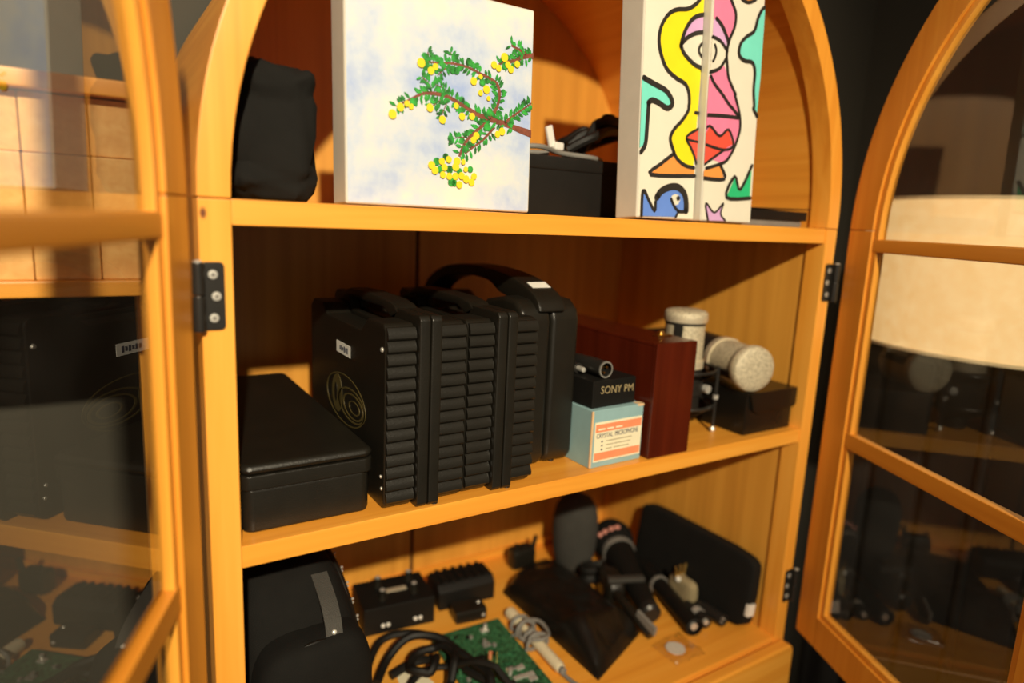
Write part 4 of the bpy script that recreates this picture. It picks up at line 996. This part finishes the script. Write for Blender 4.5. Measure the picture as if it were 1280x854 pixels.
# handheld microphone with round head
def rod(name, label, cat, p0, p1, prof, mats, z):
    """prof list of (part name, material, [(r, s)...]) along the axis from p0 to p1"""
    t_ = thing(name, label, cat, (p0[0], p0[1], S3 + z))
    d_ = Vector((p1[0]-p0[0], p1[1]-p0[1], p1[2]))
    mt_ = d_.to_track_quat('Z', 'Y').to_matrix().to_4x4()
    for nm, mtl, pr in prof: obj(nm, lathe(nb(), pr, 24, mt_), mtl, t_)
    return t_, mt_
hm, mt_ = rod('handheld_microphone', 'black handheld microphone with bulbous head and grey collar lying beside the foam windshield', 'microphone', (0.728, 0.318), (0.640, 0.110, -0.0245),
    [('head', 'black_fabric', [(0, -0.042), (0.018, -0.038), (0.033, -0.024), (0.040, -0.005), (0.040, 0.009), (0.035, 0.026), (0.029, 0.036), (0, 0.036)]),
     ('collar', 'grey_cable', [(0.018, 0.035), (0.031, 0.035), (0.031, 0.046), (0.018, 0.046)]),
     ('barrel', 'black_matte', [(0, 0.042), (0.029, 0.046), (0.028, 0.065), (0.0215, 0.11), (0.0175, 0.20), (0, 0.20)]),
     ('end_cap', 'black_metal', [(0, 0.199), (0.0178, 0.199), (0.0178, 0.212), (0.013, 0.216), (0, 0.216)])], None, 0.041)
for k in range(4):
    v_ = Vector((-0.80+0.22*k, -0.10-0.10*k, 0.48+0.10*k)).normalized()*0.0395
    obj('pink_mark', soft(nb(), v_, (0.0062, 0.0050, 0.0048), 0.8, 0.8, 14, 10), 'pink_print', hm)
# slim microphone barrel
rod('slim_microphone', 'slim black cylindrical microphone barrel pointing out of the bottom shelf', 'microphone', (0.744, 0.245), (0.686, 0.066, -0.0025),
    [('barrel', 'black_matte', [(0, 0), (0.015, 0.0), (0.0165, 0.02), (0.0165, 0.06), (0.0145, 0.065), (0.0145, 0.180), (0.0150, 0.188), (0.0120, 0.1895), (0.0120, 0.183), (0, 0.183)]),
     ('band', 'grey_cable', [(0.014, 0.060), (0.0170, 0.060), (0.0170, 0.065), (0.014, 0.065)]),
     ('socket', 'steel', [(0, 0.1832), (0.006, 0.1832), (0.006, 0.1865), (0, 0.1865)])], None, 0.0177)
# clamp with strap between
cl = thing('microphone_clamp', 'black microphone clamp with a grey bar resting across the handheld microphone', 'clamp', (0.626, 0.184, S3), (0, 0, math.radians(-23)))
obj('jaw', soft(nb(), (0.0, 0.035, 0.024), (0.0195, 0.036, 0.024), 0.55, 0.6, 28, 16, 0.002, 40, 7, None, on_shelf), 'black_plastic', cl)
obj('bar', box(nb(), -0.016, 0.050, 0.005, 0.019, 0.0430, 0.0520, 0.003), 'grey_strap', cl)
obj('arm', tube(nb(), spline([(-0.004, 0.010, 0.028), (0.006, -0.030, 0.024), (0.013, -0.052, 0.020), (0.029, -0.0875, 0.0085)], 6), 0.0085, 12), 'black_plastic', cl)
obj('arm_plate', box(nb(), -0.003, 0.003, -0.022, 0.022, -0.008, 0.008, 0.002, 2, Matrix.Translation((0.022, -0.078, 0.024)) @ Matrix.Rotation(0.40, 4, 'Z') @ Matrix.Rotation(0.2, 4, 'X')), 'grey_cable', cl)
bn = thing('cable_bundle', 'small tied coil of black cable on the shelf in front of the foam windshield', 'cable', (0.645, 0.273, S3))
lp_ = []
for k in range(120):
    q = k/119; aa = q*2*math.pi*4
    lp_.append((0.023*math.cos(aa)*(0.92+0.10*math.sin(aa*0.37)), 0.0155*math.sin(aa)*(0.92+0.10*math.sin(aa*0.29+1)), 0.0056 + 0.026*q))
obj('loops', tube(nb(), lp_, 0.0055, 8), 'black_matte', bn)
obj('tie', tube(nb(), [(0.021 + 0.008*math.cos(2*math.pi*k/20), 0.0, 0.0190 + 0.0166*math.sin(2*math.pi*k/20)) for k in range(20)], 0.0022, 8, True), 'grey_strap', bn)
dc = obj('white_disc', lathe(nb(), [(0, 0), (0.015, 0), (0.0155, 0.001), (0.015, 0.002), (0, 0.002)], 28), 'white', loc=(0.634, 0.056, S3+0.0015))
tag(dc, 'round white disc lying in front of the clamp on the bottom shelf', 'disc')
def film_h(u, v): return 0.0045 + 0.008*abs(noise.fractal(Vector((u*5, v*5, 2)), 1, 2, 2))
bm = nb(); G = [[bm.verts.new((-0.04+0.062*i/12, -0.035+0.055*j/10, film_h(i/12, j/10) - (0.004 if i in (0, 12) or j in (0, 10) else 0))) for j in range(11)] for i in range(13)]
for i in range(12):
    for j in range(10): bm.faces.new((G[i][j], G[i+1][j], G[i+1][j+1], G[i][j+1]))
ob = obj('clear_plastic_bag', bm, 'film', loc=(0.645, 0.060, S3+0.0005)); sd_ = ob.modifiers.new('thickness', 'SOLIDIFY'); sd_.thickness = 0.0003
tag(ob, 'crinkled clear plastic bag around the white disc on the bottom shelf', 'bag')

# bag of brass plugs
kb = thing('parts_bag', 'small beige cloth bag of brass plugs between the slim microphone and the leaning pouch', 'bag', (0.7480, 0.170, S3))
obj('cloth', soft(nb(), (0.0, -0.018, 0.022), (0.0110, 0.029, 0.022), 0.55, 0.6, 28, 18, 0.003, 40, 4, None, on_shelf), 'beige_cloth', kb)
for k in range(3):
    o = obj('brass_plug', lathe(nb(), [(0, 0), (0.0035, 0), (0.0035, 0.014), (0.0022, 0.016), (0.0022, 0.026), (0, 0.029)], 12, Matrix.Translation((-0.0075+0.0075*k, -0.010, 0.034)) @ Matrix.Rotation(0.18*(k-1), 4, 'Y')), 'brass', kb)
obj('white_bead', lathe(nb(), [(0, -0.005), (0.004, -0.003), (0.005, 0), (0.004, 0.003), (0, 0.005)], 14, Matrix.Translation((-0.011, -0.016, 0.041))), 'white', kb)
# connectors
for i, (x_, y_, rz, lb_) in enumerate(((0.7225, 0.088, -0.25, 'black audio connector with a wide silver ring beside the leaning pouch'), (0.7480, 0.078, 0.0, 'plain short black audio connector tucked against the leaning pouch'))):
    cn = thing('audio_connector', lb_, 'connector', (x_, y_, S3+0.0115), (0, 0, rz))
    R90 = Matrix.Rotation(math.pi/2, 4, 'X')
    obj('sleeve', lathe(nb(), [(0, -0.040), (0.006, -0.038), (0.0105, -0.020), (0.0105, 0.018), (0.0085, 0.018), (0.0085, 0.012), (0, 0.012)], 20, R90), 'black_metal', cn)
    if i == 0:
        obj('silver_ring', lathe(nb(), [(0.009, -0.012), (0.0114, -0.012), (0.0114, -0.001), (0.009, -0.001)], 22, R90), 'steel', cn)
        obj('tip', lathe(nb(), [(0, 0.011), (0.005, 0.012), (0.0045, 0.019), (0, 0.020)], 14, R90), 'steel', cn)
    else:
        for k in range(3): obj('pin', cyl(nb(), (0.004*math.cos(2.1*k), -0.011, 0.004*math.sin(2.1*k)), (0.004*math.cos(2.1*k), -0.017, 0.004*math.sin(2.1*k)), 0.0012, seg=8), 'steel', cn)

# padded pouch leaning on the right side wall
lp = thing('padded_pouch', 'rectangular padded black pouch leaning against the right cabinet side', 'pouch', (0.7735, 0.165, S3+0.0018), (0, math.radians(8), 0))
obj('body', soft(nb(), (0.0, 0.0, 0.060), (0.014, 0.132, 0.060), 0.22, 0.25, 44, 26, 0.002, 18, 9), 'black_fabric', lp)
obj('white_tag', box(nb(), -0.012, 0.004, -0.136, -0.129, 0.026, 0.046, 0.001), 'white', lp)
